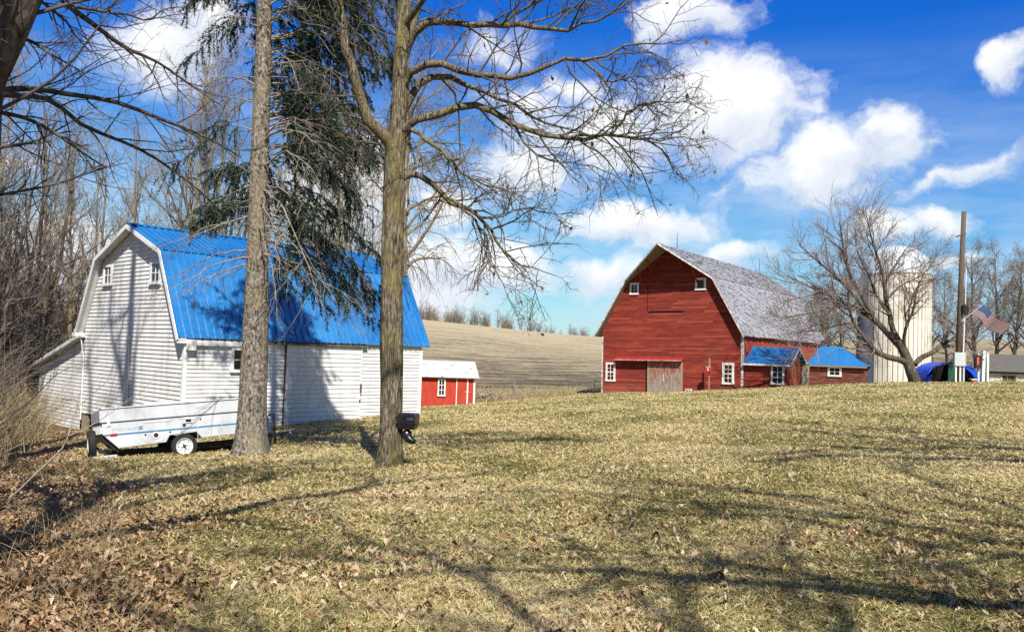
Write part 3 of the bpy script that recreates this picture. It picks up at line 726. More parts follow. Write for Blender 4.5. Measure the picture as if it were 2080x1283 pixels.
# annex 2: the hip-roofed one further back
P2 = at(1643, 742, 66)
a2 = thing('milk_house', 'low faded red annex with a blue hipped roof and one square window beside the silo', 'annex', (P2[0], P2[1], 0), RTH)
bw, bd = 4.0, 3.4
m = MB(); siding(m, gab, -0.6, 1.42, 0.17, lambda z: 0.0, lambda z: bw, 0.018); m.box(bw - .05, bw, 0.05, bd, -.6, 1.4); m.box(0.0, .05, 0.05, bd, -.6, 1.4); m.box(0.05, bw - .05, bd - .05, bd, -.6, 1.4)
m.make('wall', MT['old_red'], a2)
m = MB(); er = 1.43; rr_ = 2.88
m.slab((-0.12, -0.25, er), (bw + 0.25, -0.25, er), (1.75, 2.2, rr_), (0.25, 2.2, rr_), 0.05)
m.quad((bw + .25, -.25, er), (bw + .25, bd + .25, er), (1.75, 2.2, rr_)); m.quad((bw + .25, bd + .25, er), (-.12, bd + .25, er), (.25, 2.2, rr_), (1.75, 2.2, rr_)); m.quad((-.12, bd + .25, er), (-.12, -.25, er), (.25, 2.2, rr_))
m.make('roof', MT['blue_metal'], a2)
m = MB(); m.box(-0.12, bw + .25, -0.28, -0.254, er - .12, er - .02); m.make('fascia', MT['pale_wood'], a2)
window(a2, gab, 1.42, 2.42, 0.62, 1.36, 2, 2, 0.15)
pc = at(1636.5, 740, 58); pz = g1(pc[0], pc[1])
t = thing('concrete_pillar', 'weathered pale concrete pillar standing between the two blue roofed annexes', 'pillar', (pc[0], pc[1], pz - 0.2), RTH)
m = MB(); m.box(-0.2, 0.2, -0.2, 0.2, 0, pc[2] - pz + 0.2); m.make('shaft', MT['concrete'], t, bevel=0.02)
m = MB(); m.box(-0.24, 0.24, -0.24, 0.24, pc[2] - pz + 0.2, pc[2] - pz + 0.28); m.make('cap', MT['concrete'], t, bevel=0.015)

# meter box on its stake in front of the red barn
q0 = at(1440, 792, 57.6); gq = g1(q0[0], q0[1])
t = thing('utility_post', 'small red box on a thin post in front of the red barn wall', 'utility box', (q0[0], q0[1], gq), RTH)
m = MB(); m.bar((0, 0, -0.2), (0, 0, 2.0 + (-0.35 - gq)), 0.07); m.make('post', MT['pale_wood'], t)
m = MB(); zb = 1.05 + (-0.35 - gq); m.box(-0.19, 0.16, -0.22, -0.04, zb, zb + 0.38); m.make('box', MT['shed_red'], t, bevel=0.015)
m = MB(); m.box(-0.20, 0.17, -0.226, -0.222, zb + 0.36, zb + 0.39); m.box(-.05, .02, -.24, -.222, zb + .12, zb + .3); m.make('lid', MT['old_white'], t)
q0 = at(1392, 797, 58.2); gq = g1(q0[0], q0[1])
t = thing('cinder_block', 'pale hollow block lying at the foot of the peeling barn door', 'block', (q0[0], q0[1], gq), RTH)
m = MB(); W_ = 0.42
for x0, x1 in ((0, .05), (.18, .23), (.36, .41)): m.box(x0, x1, 0, .2, -0.05, .22)
m.box(0.05, .18, 0.0, 0.2, -.05, .0); m.box(0.05, .18, 0, .2, .17, .22); m.box(0.23, .36, 0, .2, -.05, 0.); m.box(.23, .36, 0, .2, .17, .22)
m.box(0.05, .36, 0.17, .19, 0, .17)
m.make('block_body', MT['old_white'], t)

# ------------------------------------------------------------------ little red shed
S0 = at(963, 819, 57); sz = S0[2]
sh = thing('shed', 'little bright red shed with a rusty tin roof behind the white barn', 'shed', (S0[0], S0[1], sz), Rd(6))
shw, shd, she, shr = 4.6, 3.2, 1.72, 2.72
xfr = lambda u, o, z: (u, -o, z)
m = MB(); m.box(-shw, 0, 0, 0.05, -0.5, she); m.box(-0.05, 0.0, 0.06, shd, -.5, she); m.box(-shw, -shw + .05, .06, shd, -.5, she); m.box(-shw + .06, -.06, shd - .06, shd, -.5, she)
u = -shw
while u < -0.1: m.box(u, u + 0.02, -0.012, 0.0, -0.3, she); u += 0.25
m.make('wall', MT['shed_red'], sh)
for x in (-.025, -shw + .025):
    m = MB(); m.hexa([(x - .024, .03, she), (x + .024, .03, she), (x + .024, shd - .03, she), (x - .024, shd - .03, she)], [(x - .024, shd / 2 - .02, shr - .06), (x + .024, shd / 2 - .02, shr - .06), (x + .024, shd / 2 + .02, shr - .06), (x - .024, shd / 2 + .02, shr - .06)])
    m.make('gable_end', MT['shed_red'], sh)
m = MB(); m.slab((-shw - .2, -0.3, she - 0.05), (0.28, -0.3, she - .05), (0.28 - .22, shd / 2, shr), (-shw - .2, shd / 2, shr), 0.04); m.slab((0.28, shd + .3, she - .05), (-shw - .2, shd + .3, she - .05), (-shw - .2, shd / 2, shr), (0.28 - .22, shd / 2, shr), 0.04)
for x in np.arange(-shw - .1, 0.2, 0.4): m.bar((x, -0.3, she - .045), (x - .0, shd / 2, shr + .005), 0.03, 0.03) if x < -.35 else None
m.make('roof', MT['tin'], sh)
window(sh, xfr, -2.42, -1.92, 0.45, 1.55, 2, 3, 0.085, mat='white_trim')
m = MB(); m.box(-1.15, -0.52, -0.035, -0.014, -0.05, 1.62); dr = m.make('door', MT['shed_red'], sh)
m = MB(); m.box(-1.21, -1.16, -0.045, -0.003, -0.2, 1.68); m.box(-0.51, -0.43, -0.045, -0.003, -0.2, 1.68); m.box(-1.16, -.51, -.045, -.003, 1.63, 1.67); m.make('door_frame', MT['white_trim'], dr)
m = MB(); m.box(-0.6, -0.36, -0.07, -0.046, 0.72, 0.76); m.make('door_latch', MT['white_trim'], dr)
m = MB(); m.box(-0.08, 0.03, -0.03, 0.09, -0.5, she - .02); m.make('corner_board', MT['white_trim'], sh)

# ------------------------------------------------------------------ silo
SP = at(1821, 557, 66); sr = 2.46; zb_ = -1.2
si = thing('silo', 'cream stave silo with a pale metal dome behind the spreading bare tree', 'silo', (SP[0], SP[1], zb_))
H_ = SP[2] - zb_
m = MB(); m.lathe([(sr - 0.05, 0), (sr - 0.05, H_)], 72)
for i in range(44):
    a = 2 * pi * i / 44; c, s = cos(a), sin(a); xf = lambda x, y, z, c=c, s=s: (x * c - y * s, x * s + y * c, z)
    m.box(sr - 0.052, sr + 0.03, -0.11, 0.11, 0, H_ - 0.08, xf)
m.make('staves', MT['silo'], si)
m = MB()
for i in range(9):
    z = 0.5 + i * (H_ - 0.6) / 8 + .15 * sin(3 * i); m.lathe([(sr + 0.032, z), (sr + 0.042, z + .010), (sr + 0.032, z + .020)], 60)
m.make('hoops', MT['galv'], si)
m = MB(); m.lathe([((sr + 0.06) * cos(a), H_ - 0.02 + (sr - 0.25) * sin(a)) for a in np.linspace(0, pi / 2 - 0.02, 14)], 40); m.lathe([(sr + .09, H_ - .1), (sr + .09, H_ + .03)], 40)
for i in range(20):
    aa = 2 * pi * i / 20
    pts = [((sr + 0.075) * cos(a) * cos(aa), (sr + .075) * cos(a) * sin(aa), H_ - .02 + (sr - .235) * sin(a)) for a in np.linspace(0, 1.5, 8)]
    m.tube(pts, 0.018, 4)
m.make('dome', MT['dome'], si, smooth=False)
m = MB(); ca = Rd(197); cx_, cy_ = (sr + 0.32) * cos(ca), (sr + .32) * sin(ca)
m.lathe([(0.62, 0), (0.62, 6.75), (0.4, 7.05), (0.0, 7.1)], 20, lambda x, y, z: (x + cx_, y + cy_, z)); m.make('chute', MT['chute'], si)

# ------------------------------------------------------------------ white shed far right
Q = at(2003, 752, 62); qz = 0.3
ws = thing('shed', 'low white shed with a dark shingle roof at the far right edge', 'shed', (Q[0], Q[1], 0), Rd(-12))
e0 = Q[2]
m = MB(); m.box(0, 7.5, 0, 0.1, qz - 1, e0); m.box(0, .1, .1, 4, qz - 1, e0); m.box(7.4, 7.5, .1, 4, qz - 1, e0); m.box(.1, 7.4, 3.9, 4, qz - 1, e0)
m.hexa([(0.0, .0, e0), (.1, .0, e0), (.1, 4, e0), (0.0, 4, e0)], [(0.0, 1.95, e0 + 1.2), (.1, 1.95, e0 + 1.2), (.1, 2.05, e0 + 1.2), (0.0, 2.05, e0 + 1.2)])
m.make('wall', MT['old_white'], ws)
m = MB(); m.slab((-.2, -.3, e0 - .05), (7.7, -.3, e0 - .05), (7.7, 2, e0 + 1.22), (-.2 + .5, 2, e0 + 1.22), .08); m.slab((7.7, 4.3, e0 - .05), (-.2, 4.3, e0 - .05), (-.2 + .5, 2, e0 + 1.22), (7.7, 2, e0 + 1.22), .08)
m.make('roof', MT['dark_shingle'], ws)
m = MB(); m.box(-.2, 7.7, -.32, -.303, e0 - .17, e0 - .04); m.make('fascia', MT['dark'], ws)
wx = lambda u, o, z: (u, -o, z)
m = MB(); m.box(1.05, 1.95, -.02, -.003, e0 - 1.0, e0 - .3); wn = m.make('window', MT['glass'], ws)
m = MB(); m.box(.95, 1.05, -.05, -.002, e0 - 1.05, e0 - .22); m.box(1.95, 2.05, -.05, -.002, e0 - 1.05, e0 - .22); m.box(1.05, 1.95, -.05, -.003, e0 - .3, e0 - .22); m.make('window_frame', MT['old_white'], wn)
for x in (2.5, 4.0, 5.5): pass

# ------------------------------------------------------------------ yard clutter on the right
pb = at(1944, 777, 49); pt = at(1958, 430, 49); gp = g1(pb[0], pb[1])
pole = thing('utility_pole', 'tall dark wooden utility pole leaning slightly, with a grey meter box on it', 'pole', (pb[0], pb[1], gp))
dx = pt[0] - pb[0]; hh = pt[2] - gp
m = MB(); m.tube([(0, 0, -.3), (dx * .5, 0, hh * .5), (dx, 0, hh)], [.165, .15, .125], 14); m.make('shaft', MT['pole_wood'], pole, smooth=True)
m = MB(); m.bar((dx * .87 - .45, -.1, hh * .85), (dx * .87 + .12, -.1, hh * .87), .07, .09); m.make('bracket', MT['pole_wood'], pole)
m = MB(); m.tube([(.2, -.16, 0), (.2 + dx * .42, -.16, hh * .425)], .04, 8); m.tube([(.24 + dx * .42, -.12, hh * .43), (dx * .7 + .19, -.1, hh * .66)], .03, 8); m.make('conduit', MT['silver'], pole)
m = MB(); zz = hh * .425; m.lathe([(0, zz - .28), (.17, zz - .26), (.18, zz + .2), (.1, zz + .3), (0, zz + .3)], 14, lambda x, y, z: (x + .16 + dx * .42, y - .2, z)); m.make('yard_light', MT['black_metal'], pole)
m = MB(); m.box(-.36, .26, -.42, -.17, .95, 1.72); m.make('meter_box', MT['grey_box'], pole, bevel=.02)
m = MB(); m.box(.262, .30, -.40, -.19, .97, 1.70); m.make('box_side', MT['pale_wood'], pole)
for i, (x, h_, mt_) in enumerate(((-.24, .95, 'old_white'), (.0, .95, 'old_white'), (.2, .95, 'grey_box'))):
    m = MB(); m.bar((x, -.3, -.2), (x, -.3, h_), .09); m.make('stub_post', MT[mt_], pole)

# the flag on a thin staff bracketed to the pole
fa = at(1953, 652, 48.6); fb = at(1997, 618, 48.0)
fl = thing('flag', 'faded American flag streaming from a thin staff on the utility pole', 'flag', tuple(at(1971, 637, 48.2)))
fo = np.array(fl.location)
m = MB(); m.tube([fa - fo, fb - fo], [.02, .014], 8); m.make('staff', MT['silver'], fl)
h0 = at(1972, 637.5, 48.3) - fo; h1 = at(1995, 620, 48.0) - fo
fend0 = at(2033, 677, 49.2) - fo; fend1 = at(2053, 661, 48.6) - fo
nu, nv = 30, 13
fv = []; ff = []; fm = []
for i in range(nu + 1):
    u = i / nu
    for j in range(nv + 1):
        v = j / nv
        p = (h0 * (1 - v) + h1 * v) * (1 - u) + (fend0 * (1 - v) + fend1 * v) * u
        p = p + np.array([0.05 * sin(9 * u), -0.16 * sin(7.5 * u + 1.2 * v), 0.12 * sin(6.3 * u + 0.9 * v) * u - 0.10 * sin(pi * u) * (1 - v)])
        fv.append(tuple(p))
for i in range(nu):
    for j in range(nv):
        a = i * (nv + 1) + j; ff.append((a, a + nv + 1, a + nv + 2, a + 1))
        fm.append(2 if (i < 12 and j >= 6) else (1 if j % 2 == 0 else 0))
# small stars set just in front of the canton, both faces
def fpt(u, v):
    x = u * nu; i = min(int(x), nu - 1); y = v * nv; j = min(int(y), nv - 1); a = x - i; b = y - j
    g_ = lambda i, j: np.array(fv[i * (nv + 1) + j]); return (g_(i, j) * (1 - a) + g_(i + 1, j) * a) * (1 - b) + (g_(i, j + 1) * (1 - a) + g_(i + 1, j + 1) * a) * b
nb = len(fv); st_ = []
for r in range(9):
    for c in range(6 if r % 2 == 0 else 5):
        u = (12 / nu) * (0.08 + 0.84 * (c + (0 if r % 2 == 0 else .5)) / 5); v = (6 + 7 * (0.1 + 0.8 * r / 8)) / nv
        P_ = [fpt(u + du, v + dv) for du, dv in ((-.009, 0), (0, -.018), (.009, 0), (0, .018))]
        n_ = np.cross(P_[2] - P_[0], P_[3] - P_[1]); n_ /= np.linalg.norm(n_)
        for sg in (1, -1):
            k = len(fv); fv += [tuple(q + n_ * .006 * sg) for q in P_]; ff.append((k, k + 1, k + 2, k + 3)); fm.append(0)
me = bpy.data.meshes.new('flag_cloth'); me.from_pydata(fv, [], ff)
for q in ('flag_white', 'flag_red', 'flag_blue'): me.materials.append(MT[q])
me.polygons.foreach_set('material_index', fm); me.update(); link('cloth', me, fl)

# tarp shelter
tp = at(1937, 776, 52.5); gt = g1(tp[0], tp[1])
ts = thing('tarp_shelter', 'low hoop shelter under a bright blue tarp beyond the utility pole', 'shelter', (tp[0], tp[1], gt - .1), Rd(-4))
def arch(rx, h, n=18, a0=0, a1=pi): return [(rx * cos(a) , h * sin(a)**0.8) for a in np.linspace(a0, a1, n)]
m = MB(); o_ = arch(1.62, 1.32); 
for (ua, va), (ub, vb) in zip(o_[:-1], o_[1:]):
    wv = .04 * sin(ua * 9)
    if -0.2 < ua < 0.15: continue
    m.hexa([(ua, 0, va), (ub, 0, vb), (ub, 2.2, vb + .03), (ua, 2.2, va + .03)], [(ua * 1.04, wv, va + .05), (ub * 1.04, wv, vb + .05), (ub * 1.04, 2.22, vb + .09), (ua * 1.04, 2.22, va + .09)])
# the tarp's front corner folded down on the right
m.quad((1.64, -.03, 0.05), (.55, -.05, 1.27), (1.25, -.03, .92), (1.70, -.03, .1)); m.quad((0.4, -.06, 1.29), (1.62, -.06, .28), (1.6, -.04, .55), (1.2, -.05, .95)); m.quad((-1.70, -.02, .0), (-1.35, -.04, .12), (-1.3, -.05, .6), (-1.6, -.03, .5))
m.make('tarp', MT['tarp'], ts)
m = MB(); m.prism([(-1.6, 0)] + [(x * .985, z * .985) for x, z in o_[::-1]] + [(1.6, 0)], 1.6, 1.7, lambda u, d, v: (u, d, v)); m.make('back_sheet', MT['dark'], ts)
m = MB(); m.prism([(-.42, 0), (-.05, 0), (-.02, 1.2), (-.16, 1.62), (-.36, 1.3)], -.16, -.08, lambda u, d, v: (u, d, v)); m.make('flap', MT['green'], ts, bevel=.01)
t = thing('cooler', 'small red cooler tucked inside the blue tarp shelter', 'cooler', tuple(np.array(ts.location) + np.array([1.08, -.3, 0.1])))
m = MB(); m.box(-.2, .2, -.14, .14, 0, .26); m.make('body', MT['red_flash'], t, bevel=.02)
m = MB(); m.box(-.21, .21, -.15, .15, .262, .33); m.make('lid', MT['old_white'], t, bevel=.02)
# boards and panel beside the shelter
bq = at(1999, 777, 50.5); gb = g1(bq[0], bq[1])
bp = thing('gate_posts', 'white and green boards standing upright beside the tarp shelter', 'posts', (bq[0], bq[1], gb))
m = MB(); m.bar((-.10, 0, -.2), (-.04, 0, 1.9), .16); m.make('post', MT['white_trim'], bp)
m = MB(); m.bar((.2, .1, -.2), (.22, .1, 1.75), .15); m.make('post', MT['old_white'], bp)
m = MB(); m.box(-.02, .16, .02, .06, -.2, 1.5); m.make('panel', MT['green'], bp)
bs = at(1985, 777, 50); gb = g1(bs[0], bs[1])
bx = thing('sign_box', 'dark box with an orange label on a pale post beside the shelter', 'box', (bs[0], bs[1], gb))
m = MB(); m.bar((.08, .05, -.2), (.08, .05, 1.7), .09); m.make('post', MT['old_white'], bx)
m = MB(); m.box(-.22, .14, -.2, -.0, .85, 1.6); m.make('case', MT['black_metal'], bx, bevel=.015)
m = MB(); m.box(-.14, -.01, -.212, -.202, 1.05, 1.5); m.make('sign_face', MT['orange'], bx)

# ------------------------------------------------------------------ camping trailer
TRZ = Rd(30.5); TP = Rd(-4.6)
wc = at(377, 931, 19.0); yd = np.array([-sin(TRZ), cos(TRZ), 0])
te = wc + 1.0 * yd
tr = thing('camping_trailer', 'folded white camping trailer with a blue stripe parked between the spruce and the white barn', 'trailer', tuple(te + np.array([0, 0, -.11])), rot=(Rd(-6.5), TP, TRZ))
S = -1.02
side = lambda u, d, v: (u, d, v)
m = MB()
body = [(-1.62, .62), (-1.32, .30), (-.37, .33), (-.29, .47), (.27, .49), (.37, .35), (1.62, .37), (1.62, .845), (-1.62, .845)]
m.prism(body, S, -S, side); m.make('body', MT['trailer'], tr, bevel=.012)
m = MB(); m.prism([(-1.66, .858), (1.66, .858), (1.66, 1.135), (1.60, 1.165), (-1.58, 1.165), (-1.66, 1.135)], S - .015, -S + .015, side)
rf = m.make('roof', MT['trailer'], tr, bevel=.015)
m = MB(); m.prism([(-.80, 1.167), (-.15, 1.167), (-.2, 1.235), (-.70, 1.215)], -.75, -.1, side); m.make('roof_vent', MT['grey_box'], rf, bevel=.01)
m = MB(); m.box(-1.67, 1.67, S - .024, S - .013, 1.128, 1.142); m.make('roof_rail', MT['black_metal'], rf)
m = MB(); m.box(-1.65, 1.65, S - .012, -S + .012, .845, .858); m.make('seam', MT['black_metal'], tr)
m = MB(); m.box(-1.58, .285, S - .006, S - .001, .575, .606); m.box(.30, .80, S - .006, S - .001, .575, .606); m.box(.815, 1.6, S - .006, S - .001, .575, .606); m.make('stripe', MT['stripe'], tr)
for x in (.29, .808):
    m = MB(); m.box(x - .006, x + .006, S - .005, S - .001, .36, .843); m.make('panel_joint', MT['grey_box'], tr)
m = MB()
m.box(-1.0, -.88, S - .004, S - .001, .37, .375); m.box(-1.0, -.88, S - .004, S - .001, .44, .445); m.box(-1.0, -.996, S - .004, S - .001, .375, .44); m.box(-.884, -.88, S - .004, S - .001, .375, .44)
m.make('access_flap', MT['grey_box'], tr)
m = MB(); m.box(-.80, -.27, S - .008, S - .001, .775, .80); m.make('side_vent', MT['grey_box'], tr)
m = MB(); m.lathe([(.0, .012), (.045, .012), (.048, .0)], 16, lambda x, y, z: (x - .57, S - z, y + .50)); m.make('porthole', MT['black_metal'], tr)
m = MB(); m.lathe([(.05, .0), (.05, .014), (.075, .012), (.078, .0)], 20, lambda x, y, z: (x - .57, S - z, y + .50)); m.make('porthole_ring', MT['silver'], tr)
for x, z in ((-.78, .53), (-.28, .54), (.36, .76)):
    m = MB(); m.lathe([(0, .01), (.018, .01), (.02, 0)], 10, lambda a, b, c, x=x, z=z: (x + a, S - c, z + b)); m.make('knob', MT['black_metal'], tr)
m = MB(); m.box(-1.47, -1.33, S - .02, S - .001, .565, .615); m.make('marker_light', MT['red_lens'], tr, bevel=.006)
m = MB(); m.box(.02, .19, S - .02, S - .001, .70, .83); hb = m.make('service_hatch', MT['silver'], tr, bevel=.006)
m = MB(); m.box(.045, .165, S - .026, S - .021, .725, .785); m.make('grille', MT['black_metal'], hb)
m = MB(); m.lathe([(0, .012), (.035, .012), (.036, 0)], 14, lambda a, b, c: (.015 + a, S - c, .665 + b)); m.make('inlet', MT['black_metal'], tr)
m = MB(); m.box(-1.52, -1.46, S - .02, S - .001, .80, .95); m.box(-1.52, -1.46, S - .024, S - .02, .78, .80); m.make('corner_latch', MT['silver'], tr)
fc = bpy.data.curves.new('lettering', 'FONT'); fc.body = 'STARCRAFT'; fc.size = .088; fc.extrude = .0015; fc.space_character = 1.12; fc.shear = .15
fc.materials.append(MT['letter']); tmp = bpy.data.objects.new('lettering_curve', fc); COL.objects.link(tmp)
bpy.context.view_layer.update()
lm_ = bpy.data.meshes.new_from_object(tmp.evaluated_get(bpy.context.evaluated_depsgraph_get())); bpy.data.objects.remove(tmp)
fo_ = link('lettering', lm_, tr, (-1.43, S - .004, .655)); fo_.rotation_euler = (pi / 2, 0, 0)
m = MB(); m.prism([(-.925, .655), (-.83, .655), (-.82, .675), (-.87, .675), (-.82, .72), (-.90, .72), (-.91, .70), (-.87, .70)], S - .006, S - .001, side); m.make('emblem', MT['stripe'], tr)
m = MB()   # rear wall: ribbed silver panel
for i in range(9): y = -.95 + i * .22; m.box(-1.645, -1.622, y, y + .1, .63, .84)
m.make('rear_panel', MT['silver'], tr)
m = MB(); m.box(-1.3, 1.6, -.62, -.52, .20, .30); m.box(-1.3, 1.6, .52, .62, .20, .30); m.box(-.06, .06, -.9, .9, .20, .28)
m.bar((-1.62, -.9, .63), (-1.30, -.9, .29), .05); m.make('chassis', MT['black_metal'], tr)
m = MB(); m.hexa([(-1.612, S + .02, .60), (-1.31, S + .02, .285), (-1.31, -S - .02, .285), (-1.612, -S - .02, .60)], [(-1.625, S + .02, .612), (-1.325, S + .02, .295), (-1.325, -S - .02, .295), (-1.625, -S - .02, .612)]); m.make('underside', MT['black_metal'], tr)
m = MB(); m.box(-1.86, -1.34, -.95, -.55, .16, .235); m.box(-1.66, -1.3, -.35, .6, .17, .23); m.make('rear_step', MT['grey_box'], tr, bevel=.01)
def wheel(name, c, axis, r=.275, wdt=.17, sgn=-1):
    """a tyre with its rim; axis 'y' (under the body) or 'x' (the spare)"""
    X = (lambda x, y, z: (c[0] + x, c[1] + sgn * z, c[2] + y)) if axis == 'y' else (lambda x, y, z: (c[0] + sgn * z, c[1] + x, c[2] + y))
    h = wdt / 2
    m = MB(); m.lathe([(r * .62, h * .8), (r * .7, h), (r * .93, h * .95), (r, h * .6), (r, -h * .6), (r * .93, -h * .95), (r * .7, -h), (r * .62, -h * .8), (r * .62, h * .8)], 36, X)
    t = m.make(name, MT['rubber'], tr, smooth=False)
    m = MB(); m.lathe([(r * .66, h * .75), (r * .645, h * .9), (r * .60, h * .85), (r * .56, h * .45), (r * .36, h * .45), (r * .28, h * .62), (r * .1, h * .66), (0, h * .66)], 32, X); nf0 = len(m.f)
    for i in range(8):
        a = 2 * pi * i / 8
        pts = [(r * .50, a), (r * .40, a + .16), (r * .38, a), (r * .40, a - .16)]
        m.quad(*[X(q * cos(b), q * sin(b), h * .47) for q, b in pts])
    m.lathe([(r * .13, h * .67), (r * .12, h * .8), (0, h * .8)], 12, X)
    for i in range(4): a = 2 * pi * i / 4 + .4; m.bar(X(r * .2 * cos(a), r * .2 * sin(a), h * .5), X(r * .2 * cos(a), r * .2 * sin(a), h * .78), .025)
    rm = m.make('rim', MT['silver'], t); rm.data.materials.append(MT['black_metal'])
    rm.data.polygons.foreach_set('material_index', [0] * nf0 + [1] * (len(m.f) - nf0))
wheel('wheel', (0, S + .07, .268), 'y'); wheel('wheel', (0, -S - .07, .268), 'y', sgn=1)
wheel('spare_wheel', (-1.80, -.66, .50), 'x', r=.29, wdt=.16)
m = MB(); m.bar((-1.76, -.66, .46), (-1.5, -.66, .22), .05); m.make('spare_carrier', MT['black_metal'], tr)
m = MB(); m.bar((1.6, -.55, .30), (2.42, -.05, .30), .09, .10); m.bar((1.6, .55, .30), (2.42, .05, .30), .09, .10); m.box(2.36, 2.62, -.05, .05, .27, .36); m.make('tongue', MT['black_metal'], tr)
m = MB(); m.lathe([(0, .02), (.05, .0), (.055, .06), (.03, .1), (0, .1)], 10, lambda x, y, z: (2.6 + x, y, .28 + z)); m.make('coupler', MT['silver'], tr)
m = MB(); m.tube([(2.22, -.10, -.06), (2.22, -.10, .80)], .03, 8); m.box(2.10, 2.24, -.12, -.08, .78, .82); m.box(2.15, 2.29, -.17, -.03, -.08, -.05); m.make('jack', MT['black_metal'], tr)
m = MB(); m.prism([(1.68, .38), (2.06, .38), (2.04, .70), (1.93, .92), (1.86, .92), (1.74, .80)], -.42, .0, side); m.box(1.84, 1.95, -.26, -.14, .92, .97); m.make('gas_bottle_cover', MT['trailer'], tr, bevel=.03)
m = MB(); m.prism([(1.63, .40), (1.68, .40), (1.70, .8), (1.63, .86)], -.95, .95, side); m.make('front_panel', MT['trailer'], tr)

for o_ in list(tr.children):   # the box rides a little higher on its springs than its wheels and tongue
    if o_.name.split('.')[0] not in ('wheel', 'spare_wheel', 'spare_carrier', 'tongue', 'coupler', 'jack', 'rear_step', 'chassis', 'gas_bottle_cover'): o_.location.z += .065

# ------------------------------------------------------------------ trees: the oak
OB = at(793, 946, 14.5); OB[2] = g1(OB[0], OB[1])
rng = np.random.RandomState(11)
def G(pts, rad, y0=14.5, dy=0.0, n=16, wob=0.0):
    """a limb through photo-measured points; dy metres further away at its tip"""
    k = len(pts); P = np.array([at(px, py, y0 + dy * (i / (k - 1)) + wob * sin(2.3 * i)) for i, (px, py) in enumerate(pts)])
    R = np.interp(np.linspace(0, 1, k), np.linspace(0, 1, len(rad)), rad)
    return resample(P, R, n)
oak = thing('oak_tree', 'tall bare oak with furrowed bark and a black feeder strapped to its trunk', 'tree', tuple(OB))
tp_ = [at(793, 962, 14.5), at(793, 940, 14.5), at(794, 860, 14.5), at(796, 760, 14.5), at(796, 640, 14.5), at(797, 520, 14.5), at(800, 410, 14.5), at(802, 330, 14.5), at(808, 250, 14.5), at(813, 150, 14.5), at(818, 60, 14.5), at(822, -40, 14.5), at(828, -180, 14.6), at(838, -330, 14.7), at(835, -480, 14.7)]
tr_ = [.225, .20, .182, .178, .176, .172, .172, .165, .125, .12, .115, .105, .085, .055, .02]
V, F = rough_trunk(tp_, tr_, 72, 240, rng, .12, .42, .26, 34)
tw = link('trunk', mesh_np('trunk', V - OB, [F], MT['oak_bark'], False), oak)
limbs = [  # points in the photo, radii, far shift
 ([(803, 340), (790, 295), (765, 262), (740, 222), (720, 160), (702, 95), (692, 40), (686, -30), (690, -150)], [.095, .085, .075, .055, .02], 14.5, -.9),
 ([(816, 112), (830, 75), (842, 40), (852, 5), (862, -60), (880, -160)], [.07, .055, .04, .012], 14.5, .6),
 ([(818, 130), (835, 75), (862, 50), (905, 43), (960, 50), (1015, 50), (1075, 48), (1145, 62), (1200, 44), (1255, 20), (1310, -5)], [.065, .055, .045, .035, .02, .008], 14.5, -1.0),
 ([(806, 215), (830, 152), (850, 132), (885, 130), (925, 140), (965, 152), (1010, 160), (1060, 155), (1105, 140), (1150, 118), (1200, 118), (1245, 106), (1290, 88), (1340, 92), (1390, 78)], [.06, .055, .048, .036, .024, .014, .006], 14.5, -1.6),
 ([(812, 270), (822, 215), (842, 182), (870, 160), (905, 155), (945, 172), (990, 190), (1040, 215), (1090, 240), (1140, 258), (1200, 275), (1260, 300), (1305, 318)], [.065, .058, .046, .03, .02, .012, .005], 14.5, 1.2),
 ([(806, 300), (820, 262), (845, 245), (885, 232), (945, 216), (985, 218), (1020, 240), (1060, 262), (1110, 274), (1165, 282), (1220, 278), (1285, 280), (1325, 292), (1360, 330), (1392, 372)], [.07, .062, .052, .04, .028, .016, .006], 14.5, -.6),
 ([(1150, 282), (1205, 272), (1240, 278), (1290, 280), (1340, 282), (1380, 276), (1420, 288)], [.022, .018, .012, .005], 14.1, -.5),
 ([(1240, 275), (1262, 245), (1290, 220), (1330, 208), (1375, 206), (1415, 200)], [.018, .013, .005], 14.0, -.6),
 ([(1180, 122), (1205, 140), (1232, 165), (1265, 160), (1315, 155), (1360, 162)], [.02, .013, .005], 13.4, -.4),
 ([(806, 305), (835, 262), (862, 280), (900, 308), (925, 340), (965, 366), (1010, 382), (1060, 400)], [.04, .034, .026, .015, .005], 14.5, -.8),
 ([(803, 385), (812, 362), (850, 356), (880, 378), (915, 410), (955, 428), (985, 455), (1008, 492), (1040, 528), (1080, 542), (1130, 565)], [.055, .048, .038, .026, .015, .005], 14.5, .9),
 ([(960, 432), (990, 444), (1030, 434), (1075, 424), (1125, 434), (1170, 432)], [.022, .016, .010, .004], 14.8, .3),
 ([(905, 400), (950, 430), (985, 480), (990, 525), (1018, 570), (1036, 615)], [.022, .016, .010, .004], 14.7, -.5),
 ([(1000, 220), (1040, 250), (1075, 300), (1125, 326), (1180, 330), (1240, 350), (1300, 400)], [.022, .016, .010, .004], 14.6, -1.2),
 ([(800, 350), (780, 300), (750, 290), (720, 300), (690, 330)], [.03, .022, .012, .004], 14.5, 1.5),
 ([(817, 60), (850, 10), (900, -40), (980, -80), (1060, -90)], [.06, .04, .02, .006], 14.5, -1.5),
 ([(815, 20), (790, -40), (760, -100), (720, -150)], [.05, .035, .01], 14.5, -1.0),
 ([(1020, 50), (1060, 20), (1120, -5), (1180, -20), (1240, -50)], [.022, .016, .005], 14.1, -.4),
 ([(820, -60), (870, -120), (950, -200), (1060, -240)], [.05, .03, .008], 14.6, .9),
 ([(828, -180), (790, -260), (740, -330)], [.045, .03, .01], 14.6, .5),
]
LP, LR = [], []
